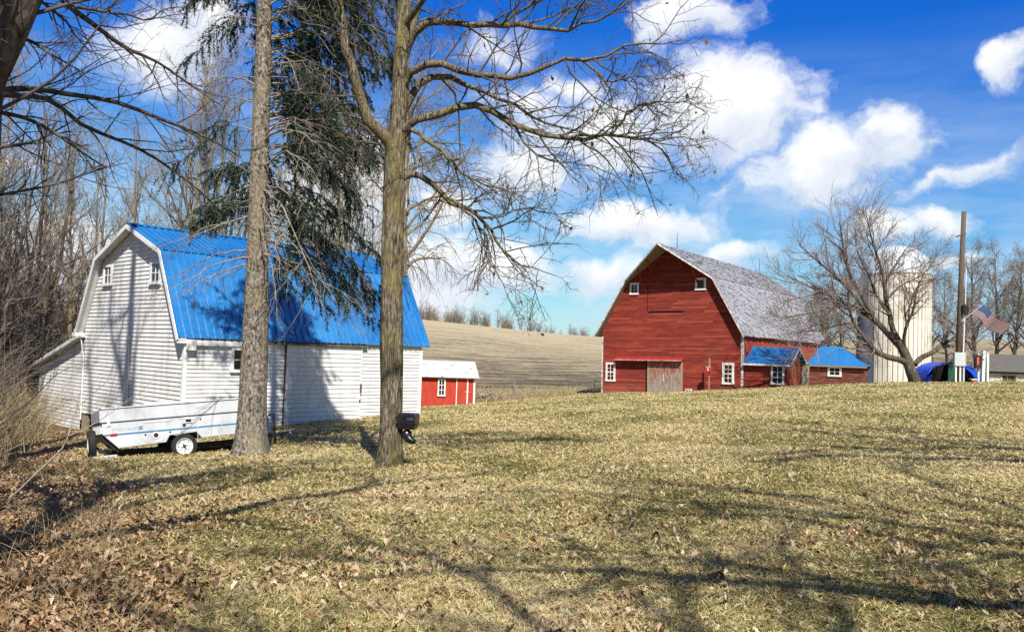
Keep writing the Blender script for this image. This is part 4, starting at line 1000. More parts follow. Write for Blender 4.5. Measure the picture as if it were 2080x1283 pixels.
for pts, rad, y0, dy in limbs:
    P, R = G(pts, rad, y0, dy, 18, .06); P[1:] += rng.randn(17, 3) * .018 ; LP.append(P); LR.append(R)
LP = np.array(LP); LR = np.array(LR) * 1.15
V, F = tubes(LP, LR, 9)
link('limbs', mesh_np('limbs', V - OB, [F], MT['oak_bark'], True), oak)
l1 = spawn(rng, LP, LR, 15, .22, 1.0, .85, .22, lambda L: .10 + .30 * np.minimum(L, 4.5), .45, .65, .020, .005, 7, .17, (0, 0, -.03))
l2 = spawn(rng, *l1, 6, .15, 1.0, .85, .25, lambda L: .08 + .42 * L, .4, .65, .010, .0034, 5, .19, (0, 0, .0))
l3 = spawn(rng, *l2, 3, .2, 1.0, .8, .3, lambda L: .05 + .40 * L, .3, .7, .005, .0024, 4, .2, (0, 0, .02))
wood_mesh('twigs', [(*l1, 5), (*l2, 4), (*l3, 3)], MT['oak_twig'], OB, oak)
# withered leaves that never fell
tips = np.concatenate([l2[0][:, -1], l3[0][:, -1]]); tips = tips[rng.choice(len(tips), 230, False)]
def leaf_cards(rng, C, size, droop=.8):
    n = len(C); d = norm(rng.randn(n, 3) * .5 + np.array([0, 0, -droop])); s = norm(np.cross(d, rng.randn(n, 3))); nn = np.cross(d, s)
    L = size * rng.uniform(.6, 1.4, (n, 1)); W = L * rng.uniform(.18, .34, (n, 1))
    P = np.stack([C, C + d * L * .5 + s * W + nn * W * .5, C + d * L, C + d * L * .55 - s * W + nn * W * .4], 1)
    return P.reshape(-1, 3), np.arange(4 * n).reshape(-1, 4), np.repeat(rng.rand(n), 4)
V, F, t_ = leaf_cards(rng, tips, .085)
link('withered_leaves', mesh_np('withered_leaves', V - OB, [F], MT['hang_leaf'], False, t_), oak)

# feeder on the oak
fp = at(829, 855, 14.42)
fe = thing('feeder', 'black plastic hopper feeder with a curved spout strapped to the oak trunk', 'feeder', tuple(fp), Rd(-8))
m = MB()
def ring(hw, hd, z, n=4): return [(-hw, -hd, z), (hw, -hd, z), (hw, hd, z), (-hw, hd, z)]
lv = [(.125, .12, -.13), (.155, .14, -.05), (.155, .14, .10), (.15, .135, .12), (.13, .12, .135)]
for (a, b, z0), (c, d, z1) in zip(lv[:-1], lv[1:]): m.hexa(ring(a, b, z0), ring(c, d, z1))
hop = m.make('hopper', MT['black_plastic'], fe, bevel=.012)
m = MB()
for z in (-.03, .0, .08): m.box(-.163, .163, -.148, .148, z, z + .014)
for x in (-.06, .07): m.box(x - .008, x + .008, -.15, .15, -.04, .11)
m.make('hopper_rib', MT['black_plastic'], hop, bevel=.004)
m = MB(); m.box(.02, .12, -.15, -.146, .03, .07); m.make('maker_plate', MT['chute'], hop)
m = MB(); m.tube([(-.02, 0, -.12), (-.02, -.0, -.18), (0.0, -.02, -.25), (.05, -.04, -.30), (.11, -.06, -.325), (.15, -.07, -.325)], [.115, .095, .078, .062, .05, .035], 14); m.make('spout', MT['black_plastic'], fe, smooth=True)
m = MB(); m.hexa([(-.02, -.12, -.30), (.15, -.14, -.335), (.16, .02, -.335), (-.0, .06, -.30)], [(-.03, -.125, -.28), (.17, -.15, -.318), (.18, .03, -.318), (-.01, .065, -.28)]); m.make('lip', MT['black_plastic'], fe, bevel=.006)
m = MB(); m.box(-.19, -.15, -.06, .06, -.36, .14); m.make('back_plate', MT['black_plastic'], fe)
ZB = fp[2]
m = MB()
for z in (.08, -.08):
    m.lathe([(.192, z - .015), (.197, z), (.192, z + .015)], 30, lambda x, y, zz: tuple(np.array([x + OB[0] + .03 - fp[0], y + 14.5 - fp[1], zz])))
m.make('strap', MT['black_plastic'], fe)

# ------------------------------------------------------------------ the spruce
SB = at(510, 924, 17.5); SB[2] = g1(SB[0], SB[1])
rng = np.random.RandomState(5)
spr = thing('spruce_tree', 'tall half bare spruce with a scaly grey trunk and drooping dark boughs', 'tree', tuple(SB))
sp = [at(509, 945, 17.5), at(510, 915, 17.5), at(512, 860, 17.5), at(515, 780, 17.5), at(518, 690, 17.5), at(521, 600, 17.5), at(524, 480, 17.5), at(527, 350, 17.5), at(531, 230, 17.5), at(535, 110, 17.5), at(538, 0, 17.5), at(541, -130, 17.5), at(544, -300, 17.5), at(546, -480, 17.5), at(548, -640, 17.5)]
sr_ = [.34, .30, .285, .262, .25, .232, .205, .185, .172, .158, .142, .12, .085, .05, .012]
V, F = rough_trunk(sp, sr_, 60, 260, rng, .07, .60, .34, 28)
link('trunk', mesh_np('trunk', V - SB, [F], MT['spruce_bark'], False), spr)
SPp, SPr = resample(sp, sr_, 120)
def on_trunk(z): 
    i = np.interp(z, SPp[:, 2], np.arange(120)); a = int(min(i, 118)); f = i - a
    return SPp[a] * (1 - f) + SPp[a + 1] * f, SPr[a]
bP, bR, bfol = [], [], []
for k in range(270):
    z = 3.1 + 11.8 * ((k + rng.rand()) / 270)**0.92
    az = rng.choice([rng.normal(0.25, .55), rng.normal(pi - .15, .5), rng.uniform(0.3, pi - .3), rng.normal(-.5, .35)], p=[.56, .18, .20, .06])
    right = cos(az)
    L_ = (2.75 if right > 0 or z > 9.4 else 1.9) * min(1, (16.2 - z) / 5.0) * rng.uniform(.6, 1.12)
    if right < -.35 and 4.3 < z < 5.3: L_ *= .62
    if L_ < .3: continue
    drop = rng.uniform(.10, .75) * L_ + (0.30 * L_ if z < 5.2 and right > 0 else 0)
    p0, r0 = on_trunk(z); n = 12; P = np.empty((n, 3))
    d = np.array([cos(az), sin(az), 0])
    for q in range(n):
        s = q / (n - 1); P[q] = p0 + d * (L_ * s + r0 * .6) + np.array([0, 0, .18 * L_ * sin(pi * s * .8) * (z > 5) - drop * s**1.7 + .16 * L_ * max(0, s - .75)])
    P[1:] += np.cumsum(rng.randn(n - 1, 3) * .030, axis=0)
    bP.append(P); bR.append(np.linspace(min(.024, .006 + .007 * L_) * rng.uniform(.6, 1.1), .003, n))
    if right > .1: f = .85 if z > 3.4 else .5
    elif right > -.35: f = .6
    else: f = .9 if (z > 8.2 and z < 9.4) or z > 10.4 else (.75 if 4.3 < z < 5.3 else .04)
    bfol.append(f if sin(az) > -.55 else .12)
bP = np.array(bP); bR = np.array(bR); bfol = np.array(bfol)
s1 = spawn(rng, bP, bR, 9, .22, .98, .75, .2, lambda L: .18 + .26 * L, .35, .6, .008, .003, 6, .16, (0, 0, -.14), side_bias=.5)
s2 = spawn(rng, *s1, 4, .2, 1.0, .7, .25, lambda L: .06 + .35 * L, .3, .7, .004, .002, 4, .2, (0, 0, -.12))
wood_mesh('branches', [(bP, bR, 6), (*s1, 4), (*s2, 3)], MT['dead_twig'], SB, spr)
# foliage: needle sprays hanging from the outer two thirds of the living boughs
f1 = spawn(rng, bP, bR, 40, .16, .96, .9, .3, .46, .15, .5, .004, .002, 5, .15, (0, 0, -.42), side_bias=.8)
keep = np.repeat(rng.rand(len(bP)) < bfol, 40) & (rng.rand(len(f1[0])) < .66)
FP = f1[0][keep]
def needles(rng, P, per, ln, wd):
    B, n, _ = P.shape
    t = rng.rand(B, per) * (n - 1); i = np.clip(t.astype(int), 0, n - 2); u = (t - i)[..., None]; bi = np.arange(B)[:, None]
    c = (P[bi, i] * (1 - u) + P[bi, i + 1] * u).reshape(-1, 3); T = norm(P[bi, i + 1] - P[bi, i]).reshape(-1, 3)
    d = norm(T * .75 + norm(rng.randn(len(c), 3)) * .8); s = norm(np.cross(d, rng.randn(len(c), 3)))
    L = ln * rng.uniform(.6, 1.3, (len(c), 1)); W = wd * rng.uniform(.7, 1.3, (len(c), 1))
    V = np.stack([c - s * W, c + s * W, c + d * L], 1).reshape(-1, 3)
    tb = np.repeat(np.clip(rng.rand(B) * .75, 0, 1), per) + rng.rand(len(c)) * .25
    return V, np.arange(len(V)).reshape(-1, 3), np.repeat(tb, 3)
V, F, t_ = needles(rng, FP, 64, .075, .010)
link('needles', mesh_np('needles', V - SB, [F], MT['needles'], False, t_), spr)

# ------------------------------------------------------------------ generic bare trees
def finish(root, trunks, levels, bark_m, twig_m, sides=10):
    Vs, Fs, o = [], [], 0
    for P, R in trunks:
        V, F = tubes(P[None], R[None], sides); Vs.append(V); Fs.append(F + o); o += len(V)
    for P, R, k in levels[:1]:
        V, F = tubes(P, R, k); Vs.append(V); Fs.append(F + o); o += len(V)
    link('trunk', mesh_np('trunk', np.concatenate(Vs), [np.concatenate(Fs)], bark_m, True), root)
    Vs, Fs, o = [], [], 0
    for P, R, k in levels[1:]:
        V, F = tubes(P, R, k); Vs.append(V); Fs.append(F + o); o += len(V)
    link('crown', mesh_np('crown', np.concatenate(Vs), [np.concatenate(Fs)], twig_m, True), root)

def wobble(rng, H, r0, rend, n, lean, wob, base=(0, 0, 0), p=1.0):
    t = np.linspace(0, 1, n); P = np.zeros((n, 3)); P[:, 2] = t * H
    P[:, 0] = lean[0] * t**p * H + np.cumsum(rng.randn(n)) * wob; P[:, 1] = lean[1] * t**p * H + np.cumsum(rng.randn(n)) * wob
    P += np.array(base) - np.array([P[0, 0], P[0, 1], 0]); P[0, 2] -= .3
    return P, r0 + (rend - r0) * t**.8

def forest_tree(seed, H, r0, stems, first, nb, L1, c2, c3, c4, tr_, bm, tm, ang=.75, up=.10, k2=.42, lean=.06, fork=.0):
    rng = np.random.RandomState(seed); root = thing('bare_tree', 'x', 'tree')
    trunks = []
    for s in range(stems):
        a = 2 * pi * s / max(stems, 1) + rng.rand(); le = lean if stems == 1 else lean * 2.2
        P, R = wobble(rng, H * (1 if s == 0 else rng.uniform(.8, .95)), r0 * (1 if stems == 1 else .75), .02, 18, (le * cos(a), le * sin(a)), .045 * H / 15, p=.9)
        trunks.append((P, R))
    TPs = np.array([t[0] for t in trunks]); TRs = np.array([t[1] for t in trunks])
    a1 = spawn(rng, TPs, TRs, nb // stems, first, .99, ang, .16, L1 * H, .62, .55, r0 * .45, .012, 9, .10, (0, 0, up))
    a2 = spawn(rng, *a1, c2, .15, 1.0, .7, .2, lambda L: .15 + k2 * L, .45, .6, .03, tr_ * 1.3, 6, .16, (0, 0, up * .7))
    a3 = spawn(rng, *a2, c3, .15, 1.0, .7, .25, lambda L: .1 + .45 * L, .4, .7, .015, tr_, 5, .2, (0, 0, up * .5))
    lv = [(*a1, 5), (*a2, 4), (*a3, 3)]
    if c4:
        a4 = spawn(rng, *a3, c4, .2, 1.0, .7, .3, lambda L: .08 + .5 * L, .3, .8, tr_ * 1.2, tr_ * .8, 4, .22, (0, 0, up * .4)); lv.append((*a4, 3))
    finish(root, trunks, lv, bm, tm)
    return root

def bush_tree(seed, H, stems, spread, r0, c1, c2, c3, tr_, bm, tm, droop=-.02):
    rng = np.random.RandomState(seed); root = thing('bare_tree', 'x', 'tree'); tk = []
    for s in range(stems):
        a = 2 * pi * (s + rng.rand()) / stems; sp_ = spread * rng.uniform(.35, 1.0)
        tk.append(wobble(rng, H * rng.uniform(.6, 1), r0 * rng.uniform(.5, 1), .015, 14, (sp_ * cos(a), sp_ * sin(a)), .06, (.3 * cos(a), .3 * sin(a), 0), 1.25))
    TPs = np.array([t[0] for t in tk]); TRs = np.array([t[1] for t in tk])
    a1 = spawn(rng, TPs, TRs, c1, .12, .98, .7, .22, H * .30, .5, .6, .05, .01, 8, .13, (0, 0, .05))
    a2 = spawn(rng, *a1, c2, .15, 1.0, .75, .25, lambda L: .15 + .45 * L, .4, .6, .02, tr_ * 1.3, 6, .18, (0, 0, droop))
    a3 = spawn(rng, *a2, c3, .15, 1.0, .75, .25, lambda L: .1 + .5 * L, .4, .7, .012, tr_, 5, .22, (0, 0, droop))
    finish(root, tk, [(*a1, 5), (*a2, 4), (*a3, 3)], bm, tm, 8)
    return root

def weeper(seed, H, r0, bm, tm):
    rng = np.random.RandomState(seed); root = thing('bare_tree', 'x', 'tree')
    P, R = wobble(rng, H, r0, .03, 18, (.03, .0), .05)
    a1 = spawn(rng, P[None], R[None], 34, .32, .97, .95, .2, H * .30, .5, .5, .10, .012, 10, .10, (0, 0, -.015))
    a2 = spawn(rng, *a1, 9, .2, 1.0, .75, .2, lambda L: .3 + .36 * L, .4, .55, .025, .008, 8, .12, (0, 0, -.13))
    a3 = spawn(rng, *a2, 8, .15, 1.0, .6, .25, lambda L: .25 + .42 * L, .3, .6, .010, .0055, 7, .12, (0, 0, -.16))
    finish(root, [(P, R)], [(*a1, 6), (*a2, 4), (*a3, 3)], bm, tm)
    return root

def plant(proto, used, loc, rz, s, name, label, cat, group=None, rx=0.0, ry=0.0):
    """first use moves the prototype itself, later ones are copies with copies of their parts"""
    if proto.name in used:
        r = proto.copy(); COL.objects.link(r)
        for ch in list(proto.children):
            c = ch.copy(); COL.objects.link(c); c.parent = r
    else:
        r = proto; used.add(proto.name)
    r.location = tuple(loc); r.rotation_euler = (rx, ry, rz); r.scale = (s, s, s)
    r['label'] = label; r['category'] = cat
    if group: r['group'] = group
    elif 'group' in r: del r['group']
    return r
used = set()
FA = forest_tree(21, 17, .21, 1, .34, 24, .24, 6, 4, 3, .006, MT['wood_bark'], MT['twig'], ang=.62, up=.13)
FB = forest_tree(22, 17.5, .24, 2, .26, 26, .26, 6, 4, 3, .006, MT['wood_bark'], MT['twig'], ang=.6, up=.12, lean=.05)
FC = forest_tree(23, 15, .20, 3, .24, 28, .25, 6, 4, 3, .006, MT['dark_bark'], MT['twig'], ang=.7, up=.08, lean=.05)
FD = forest_tree(24, 11.5, .24, 1, .22, 30, .34, 7, 5, 2, .009, MT['dark_bark'], MT['twig'], ang=.8, up=.08)
BA = bush_tree(31, 9, 9, .42, .10, 11, 8, 6, .007, MT['dark_bark'], MT['twig'])
BB = bush_tree(32, 7, 12, .62, .085, 11, 8, 6, .007, MT['wood_bark'], MT['twig'], droop=.02)
RA = forest_tree(41, 7.0, .16, 2, .12, 24, .36, 6, 4, 0, .015, MT['dark_bark'], MT['twig'], ang=.95, up=.06, lean=.10)
RB_ = forest_tree(42, 5.5, .13, 4, .06, 28, .40, 6, 4, 0, .015, MT['wood_bark'], MT['twig'], ang=.95, up=.05, lean=.16)
WE = weeper(51, 16.5, .30, MT['wood_bark'], MT['twig'])

def spot(px, Y, dz=0.0):
    p = at(px, 700, Y); return (p[0], Y, g1(p[0], Y) - .1 + dz)
plant(WE, used, spot(829, 36), 2.4, 1.0, 'bare_tree', 'bare tree with fine weeping twigs seen just behind the oak trunk', 'tree')
for i, (px, Y, pr, rz, s, lab) in enumerate([
  (362, 42, FA, 0.6, 1.05, 'bare tree with a pale yellowish trunk rising behind the left end of the blue ridge'),
  (393, 44, FB, 2.2, 1.0, 'bare forked tree just right of the pale yellowish trunk behind the blue ridge'),
  (455, 41, FC, 1.2, 1.08, 'bare many-stemmed tree behind the blue roof, left of the spruce trunk'),
  (690, 43, FB, 4.4, 1.0, 'bare forked tree behind the blue roof between the spruce and the oak'),
  (605, 47, FA, 3.3, 1.0, 'slender bare tree behind the blue roof, veiled by the spruce boughs'),
  (752, 50, FC, 5.2, .95, 'bare many-stemmed tree behind the barn, close left of the oak trunk')]):
    plant(pr, used, spot(px, Y), rz, s, 'bare_tree', lab, 'tree', 'bare trees behind the white barn')
for i, (px, Y, pr, rz, s) in enumerate([(255, 50, FA, 1.9, .95), (310, 57, FC, 0.2, 1.0), (195, 50, FB, 5.0, .9), (150, 47, FA, 3.9, .85), (530, 56, FB, 1.0, 1.0), (655, 58, FA, 5.5, .95)]):
    plant(pr, used, spot(px, Y), rz, s, 'bare_tree', 'slim bare woodland tree standing back behind the white barn', 'tree', 'slim trees of the wood behind the white barn')
for i, (px, Y, pr, rz, s) in enumerate([(20, 40, FC, .3, .95), (95, 45, FB, 1.3, .9), (-60, 33, FA, 2.2, .9), (-45, 34, BA, .9, 1.0), (-330, 22, BA, 3.0, 1.0), (60, 48, BA, 4.2, 1.05), (20, 52, BB, 2.8, 1.3), (120, 52, BA, 5.9, 1.1), (-120, 28, FB, 2.0, .9), (-10, 46, BA, 4.0, .9), (-60, 37, FB, 4.1, .95), (-25, 31, FC, 1.9, .9), (75, 37, FC, 4.5, .9)]):
    plant(pr, used, spot(px, Y), rz, s, 'bare_tree', 'bare tangled tree of the thicket left of the lean-to', 'tree', 'tangled trees of the thicket on the left')
# hilltop trees
rng = np.random.RandomState(77)
for i in range(96):
    u = rng.rand()**1.3; px = 850 + u * 372; Y = 248 + rng.uniform(-3, 14)
    p = at(px, 690, Y); s = (.92 - .38 * u) * rng.uniform(.5, 1.05) * (1.25 if rng.rand() < .12 else 1)
    plant([RA, RB_][i % 2], used, (p[0], Y, g1(p[0], Y) - .3), rng.rand() * 6.3, s, 'bare_tree', 'small bare tree on the skyline above the stubble field', 'tree', 'bare trees along the hilltop')
# trees on the right
for i, (px, Y, s) in enumerate([(1632, 92, .8), (1660, 100, .95), (1686, 90, .85), (1712, 98, .95), (1745, 105, 1.0), (1775, 110, .95), (1895, 96, .85), (1925, 104, .95), (1952, 100, .8)]):
    plant(FD, used, spot(px, Y), rng.rand() * 6.3, s, 'bare_tree', 'grey bare tree of the row behind the silo', 'tree', 'bare trees behind the silo')
for i, (px, Y, s, rz, lab) in enumerate([(1985, 80, 1.08, 1.0, 'bare tree behind the flag, left of the white shed roof'), (2022, 84, 1.1, 3.1, 'bare tree rising just right of the flag behind the white shed'), (2058, 78, 1.0, 5.0, 'bare tree over the middle of the white shed roof at the right edge'), (2098, 82, 1.1, .2, 'bare tree cut by the right edge of the picture')]):
    plant(FD, used, spot(px, Y), rz, s, 'bare_tree', lab, 'tree', 'bare trees behind the white shed')

# ------------------------------------------------------------------ spreading tree by the silo
MBp = at(1858, 779, 50); MBp[2] = g1(MBp[0], MBp[1])
rng = np.random.RandomState(61)
mp = thing('maple_tree', 'low spreading bare tree with reddish twigs and long sideways limbs in front of the silo', 'tree', tuple(MBp))
def GM(pts, rad, dy=0., y0=50.): return G(pts, rad, y0, dy, 16, .08)
ml = [([(1858, 792), (1858, 776), (1850, 752), (1842, 728), (1832, 706), (1822, 690)], [.40, .33, .29, .27, .22], 0),
 ([(1848, 745), (1835, 733), (1812, 727), (1790, 720), (1768, 702), (1748, 676), (1732, 650), (1725, 622), (1722, 590)], [.2, .17, .14, .08, .03], -1.5),
 ([(1836, 712), (1815, 690), (1795, 668), (1770, 645), (1745, 630), (1715, 614), (1680, 598), (1640, 580), (1600, 560)], [.2, .17, .13, .08, .03], .8),
 ([(1830, 700), (1812, 665), (1808, 640), (1800, 610), (1798, 575), (1815, 545), (1830, 520), (1850, 495)], [.18, .14, .1, .06, .02], 1.2),
 ([(1858, 740), (1870, 727), (1895, 715), (1915, 700), (1940, 684), (1965, 665), (1995, 645)], [.17, .14, .11, .06, .02], .5),
 ([(1780, 655), (1750, 600), (1728, 560), (1715, 520), (1710, 480), (1705, 450)], [.12, .10, .07, .02], -1.2),
 ([(1770, 648), (1735, 600), (1690, 555), (1660, 530), (1625, 500)], [.11, .09, .05, .02], 1.6),
 ([(1798, 590), (1790, 545), (1775, 500), (1765, 460), (1758, 425)], [.08, .06, .04, .015], -.8),
 ([(1722, 616), (1690, 625), (1655, 635), (1620, 640), (1585, 650)], [.09, .06, .04, .015], -1.2),
 ([(1838, 715), (1836, 690), (1842, 660), (1855, 630), (1862, 590), (1880, 550)], [.12, .09, .06, .015], -1.5),
 ([(1808, 640), (1780, 600), (1765, 560), (1745, 520), (1735, 480)], [.09, .07, .04, .015], 2.0),
 ([(1735, 655), (1700, 660), (1665, 672), (1630, 672), (1600, 690)], [.07, .05, .03, .012], -2.0),
 ([(1800, 610), (1830, 580), (1870, 560), (1900, 530)], [.07, .05, .03, .012], 2.0)]
mg = [GM(*a) for a in ml]
MP = np.array([a[0] for a in mg]); MR = np.array([a[1] for a in mg])
V, F = tubes(MP, MR, 10); link('trunk', mesh_np('trunk', V - MBp, [F], MT['dark_bark'], True), mp)
b1 = spawn(rng, MP[1:], MR[1:], 17, .25, 1., .70, .2, lambda L: .55 + .29 * L, .3, .6, .05, .012, 8, .12, (0, 0, .05))
b2 = spawn(rng, *b1, 7, .15, 1., .65, .22, lambda L: .2 + .42 * L, .3, .6, .018, .007, 6, .15, (0, 0, .05))
b3 = spawn(rng, *b2, 5, .15, 1., .6, .25, lambda L: .12 + .45 * L, .3, .7, .010, .0062, 5, .18, (0, 0, .05))
wood_mesh('crown', [(*b1, 5), (*b2, 4), (*b3, 3)], MT['twig_red'], MBp, mp)

# ------------------------------------------------------------------ tree at the upper left, close to the viewer
rng = np.random.RandomState(91)
NB = np.array([-5.4, 6.4, g1(-5.4, 6.4)])
nt_ = thing('leaning_tree', 'dark leaning tree at the upper left corner whose bare branches sweep over the picture', 'tree', tuple(NB))
tk = resample([NB + [0, 0, -.3], NB + [.05, 0, 1.5], at(-95, 330, 6.6), at(-55, 210, 6.6), at(-5, 110, 6.6), at(45, 10, 6.6), at(90, -100, 6.6), at(140, -260, 6.7), at(190, -450, 6.7)], [.20, .17, .16, .15, .135, .12, .10, .07, .03], 20)
gl = [([(-90, 205), (-40, 195), (0, 185), (65, 180), (130, 190), (230, 206), (330, 243), (380, 262), (440, 290), (490, 320)], [.032, .028, .022, .016, .006], 6.8, 2.0),
 ([(-60, 190), (0, 192), (60, 195), (110, 208), (170, 256), (235, 282), (300, 312), (350, 345), (420, 400), (455, 440)], [.028, .024, .018, .012, .005], 6.8, 2.6),
 ([(80, -80), (110, -20), (135, 8), (190, 50), (260, 100), (310, 121), (380, 168), (450, 215)], [.035, .028, .02, .012, .005], 6.7, 1.6),
 ([(150, 14), (190, 20), (232, 27), (262, 30), (300, 42), (328, 22), (360, 15)], [.014, .011, .007, .004], 6.7, .6),
 ([(20, 75), (65, 85), (100, 108), (135, 128), (173, 150)], [.016, .013, .009, .005], 6.6, .5),
 ([(60, -10), (100, 15), (132, 42), (155, 75), (187, 108)], [.014, .011, .008, .004], 6.6, .6),
 ([(-90, 250), (-40, 225), (20, 232), (70, 248), (120, 276), (175, 315), (215, 340)], [.022, .018, .013, .005], 6.6, 1.0),
 ([(-80, 420), (-20, 400), (60, 385), (120, 372), (200, 345), (260, 330)], [.018, .014, .010, .004], 8.0, 1.5),
 ([(-60, 330), (0, 300), (60, 290), (120, 262), (170, 235)], [.02, .015, .010, .004], 7.6, 1.0),
 ([(100, -150), (200, -90), (330, -40), (430, 10)], [.03, .022, .014, .005], 6.7, 1.8)]
q = [G(p, r, y0, dy, 16, .05) for p, r, y0, dy in gl]
QP = np.array([a[0] for a in q]); QR = np.array([a[1] for a in q])
V, F = tubes(tk[0][None], tk[1][None], 14); V2, F2 = tubes(QP, QR, 7)
link('trunk', mesh_np('trunk', np.concatenate([V, V2]) - NB, [np.concatenate([F, F2 + len(V)])], MT['dark_bark'], True), nt_)
c1 = spawn(rng, QP, QR, 16, .12, 1., .7, .2, lambda L: .15 + .20 * L, .3, .6, .008, .0022, 7, .14, (0, 0, .0))
c2 = spawn(rng, *c1, 5, .15, 1., .7, .25, lambda L: .05 + .4 * L, .3, .6, .004, .0016, 5, .18, (0, 0, .02))
c3 = spawn(rng, tk[0][None], tk[1][None], 16, .5, 1., .9, .2, 1.6, .3, .3, .02, .003, 8, .12, (0, 0, .05))
c4 = spawn(rng, *c3, 8, .15, 1., .7, .25, .5, .3, .6, .006, .0018, 6, .18, (0, 0, .02))
wood_mesh('crown', [(*c1, 4), (*c2, 3), (*c3, 5), (*c4, 3)], MT['twig_dark'], NB, nt_)

# the thin sapling at the left foreground
rng = np.random.RandomState(93)
sb = at(20, 1015, 6.5); sb[2] = g1(sb[0], 6.5)
sa = thing('sapling', 'thin pale leafless sapling leaning up in front of the trailer and lean-to', 'sapling', tuple(sb))
gs = [([(-60, 1080), (20, 1012), (78, 956), (125, 912), (140, 880), (147, 850), (157, 828), (200, 790), (235, 758)], [.007, .006, .0045, .003, .002], 6.5, 1.2),
 ([(138, 885), (170, 872), (215, 845), (260, 812), (290, 795)], [.004, .003, .002], 7.0, .6),
 ([(-30, 880), (20, 845), (60, 815), (85, 790), (110, 765), (140, 745)], [.006, .005, .0035, .002], 7.2, .6),
 ([(147, 850), (158, 820), (150, 805), (147, 798)], [.004, .003, .002], 7.2, .2)]
q = [G(p, r, y0, dy, 14, .0) for p, r, y0, dy in gs]
QP = np.array([a[0] for a in q]); QR = np.array([a[1] for a in q])
c1 = spawn(rng, QP, QR, 5, .4, 1., .6, .2, .3, .3, .7, .004, .0015, 5, .12, (0, 0, .06))
wood_mesh('stems', [(QP, QR, 7), (*c1, 4)], MT['dead_twig'], sb, sa)

# trees standing behind and beside the viewer: their shadows stripe the lawn
SG = forest_tree(73, 23, .60, 3, .50, 15, .20, 5, 4, 2, .008, MT['dark_bark'], MT['twig_dark'], ang=.6, up=.08, lean=.045)
plant(SG, used, (-9.9, 14.8, g1(-9.9, 14.8) - .1), 1.0, 1.0, 'bare_tree', 'tall three-stemmed bare tree left of the view near the trailer', 'tree')
def limb_tree(seed, x, y, H, r0, limbs, label, lean=(0, 0), thick=.72):
    """an open-grown bare oak: a stout trunk and long crooked limbs, (height, reach in x, y, z, radius)"""
    rng = np.random.RandomState(seed); z0 = g1(x, y); root = thing('bare_oak', label, 'tree', (x, y, z0), group='trees around the viewpoint')
    P, R = wobble(rng, H, r0, .03, 20, lean, .05)
    LP, LR = [], []
    for h, dx, dy, dz, r in limbs:
        t = h / H; b = P[int(t * 19)]
        q = [b + np.array([dx, dy, dz]) * f + np.array([0, 0, .9 * sin(pi * f)]) + rng.randn(3) * .16 * (f > 0) for f in (0, .2, .4, .6, .8, 1)]
        a, c = resample(q, np.linspace(r, .018, 6), 14); LP.append(a); LR.append(c)
    LP, LR = np.array(LP), np.array(LR) * thick
    a1 = spawn(rng, LP, LR, 8, .2, 1., .75, .25, lambda L: .3 + .26 * L, .35, .65, .045, .010, 8, .16, (0, 0, .02))
    a2 = spawn(rng, *a1, 5, .2, 1., .75, .25, lambda L: .15 + .4 * L, .4, .6, .018, .006, 6, .2, (0, 0, .02))
    a3 = spawn(rng, *a2, 3, .2, 1., .7, .25, lambda L: .1 + .4 * L, .4, .7, .009, .005, 4, .2, (0, 0, .02))
    finish(root, [(P, R)], [(LP, LR, 8), (*a1, 5), (*a2, 4), (*a3, 3)], MT['dark_bark'], MT['twig_dark'])
limb_tree(201, 12.2, 4.2, 14, .34, [(7.0, -6.8, 4.6, 2.0, .13), (8.4, -8.0, .4, 1.2, .14), (6.2, -4.2, 7.4, 2.6, .12), (9.8, -5.0, 5.2, 1.5, .10), (10.5, -6.2, -1.5, 1.5, .10), (8.0, 5, 2, 3, .12), (11, 2, -5, 2, .10), (11.5, -2.5, 5.5, 1.0, .08)], 'bare oak standing to the right outside the view, its limbs reaching left over the lawn', thick=1.15)
limb_tree(202, 7.6, -2.4, 14, .24, [(6.6, -5.8, 2.2, 1.6, .10), (8.0, -7.0, .4, 1.0, .11), (7.4, -5.0, 4.0, 1.6, .08), (9.6, -5.0, 2.6, 1.2, .09), (10.6, 1.0, 5.0, 1.2, .07), (8.8, 5, -2, 2, .12), (11.3, -4.5, 3.0, 1.0, .07)], 'bare oak close behind the viewpoint on the right', thick=1.1)
limb_tree(203, 3.0, -6.8, 15, .15, [(7.5, 4.0, 3.5, 3.4, .13), (8.6, -4.5, 2.5, 3.2, .13), (10.0, 2.6, 4.6, 2.4, .10), (10.8, -3.2, 4.2, 2.0, .09), (9.2, -1, -4.5, 2, .1), (12, 1.5, 3.0, 1.6, .07)], 'bare oak straight behind the viewpoint')
limb_tree(204, -2.2, -.9, 15.5, .34, [(6.5, -5.5, 3.6, 4.0, .14), (8.0, 4.8, 4.2, 3.2, .13), (9.4, -4.2, 5.0, 2.2, .11), (10.5, 3.6, 4.4, 2.0, .09), (11.6, -2.6, 3.6, 2.0, .08), (9, 1, -4.5, 2, .1), (12.5, 2.0, 3.0, 1.2, .06)], 'bare oak just behind the viewpoint on the left', (-.01, .01), 1.0)
limb_tree(205, -5.6, 1.6, 15, .28, [(6.0, 4.6, 3.0, 4.5, .13), (7.6, 5.8, 5.4, 2.4, .13), (9.0, -4.2, 4.4, 2.4, .11), (10.2, 3.8, 5.2, 1.8, .09), (11.4, -2.4, 4.2, 1.6, .08), (12.2, 2.4, 3.6, 1.4, .06)], 'bare oak left of the viewpoint beside the wood edge', (.0, .01), 1.1)

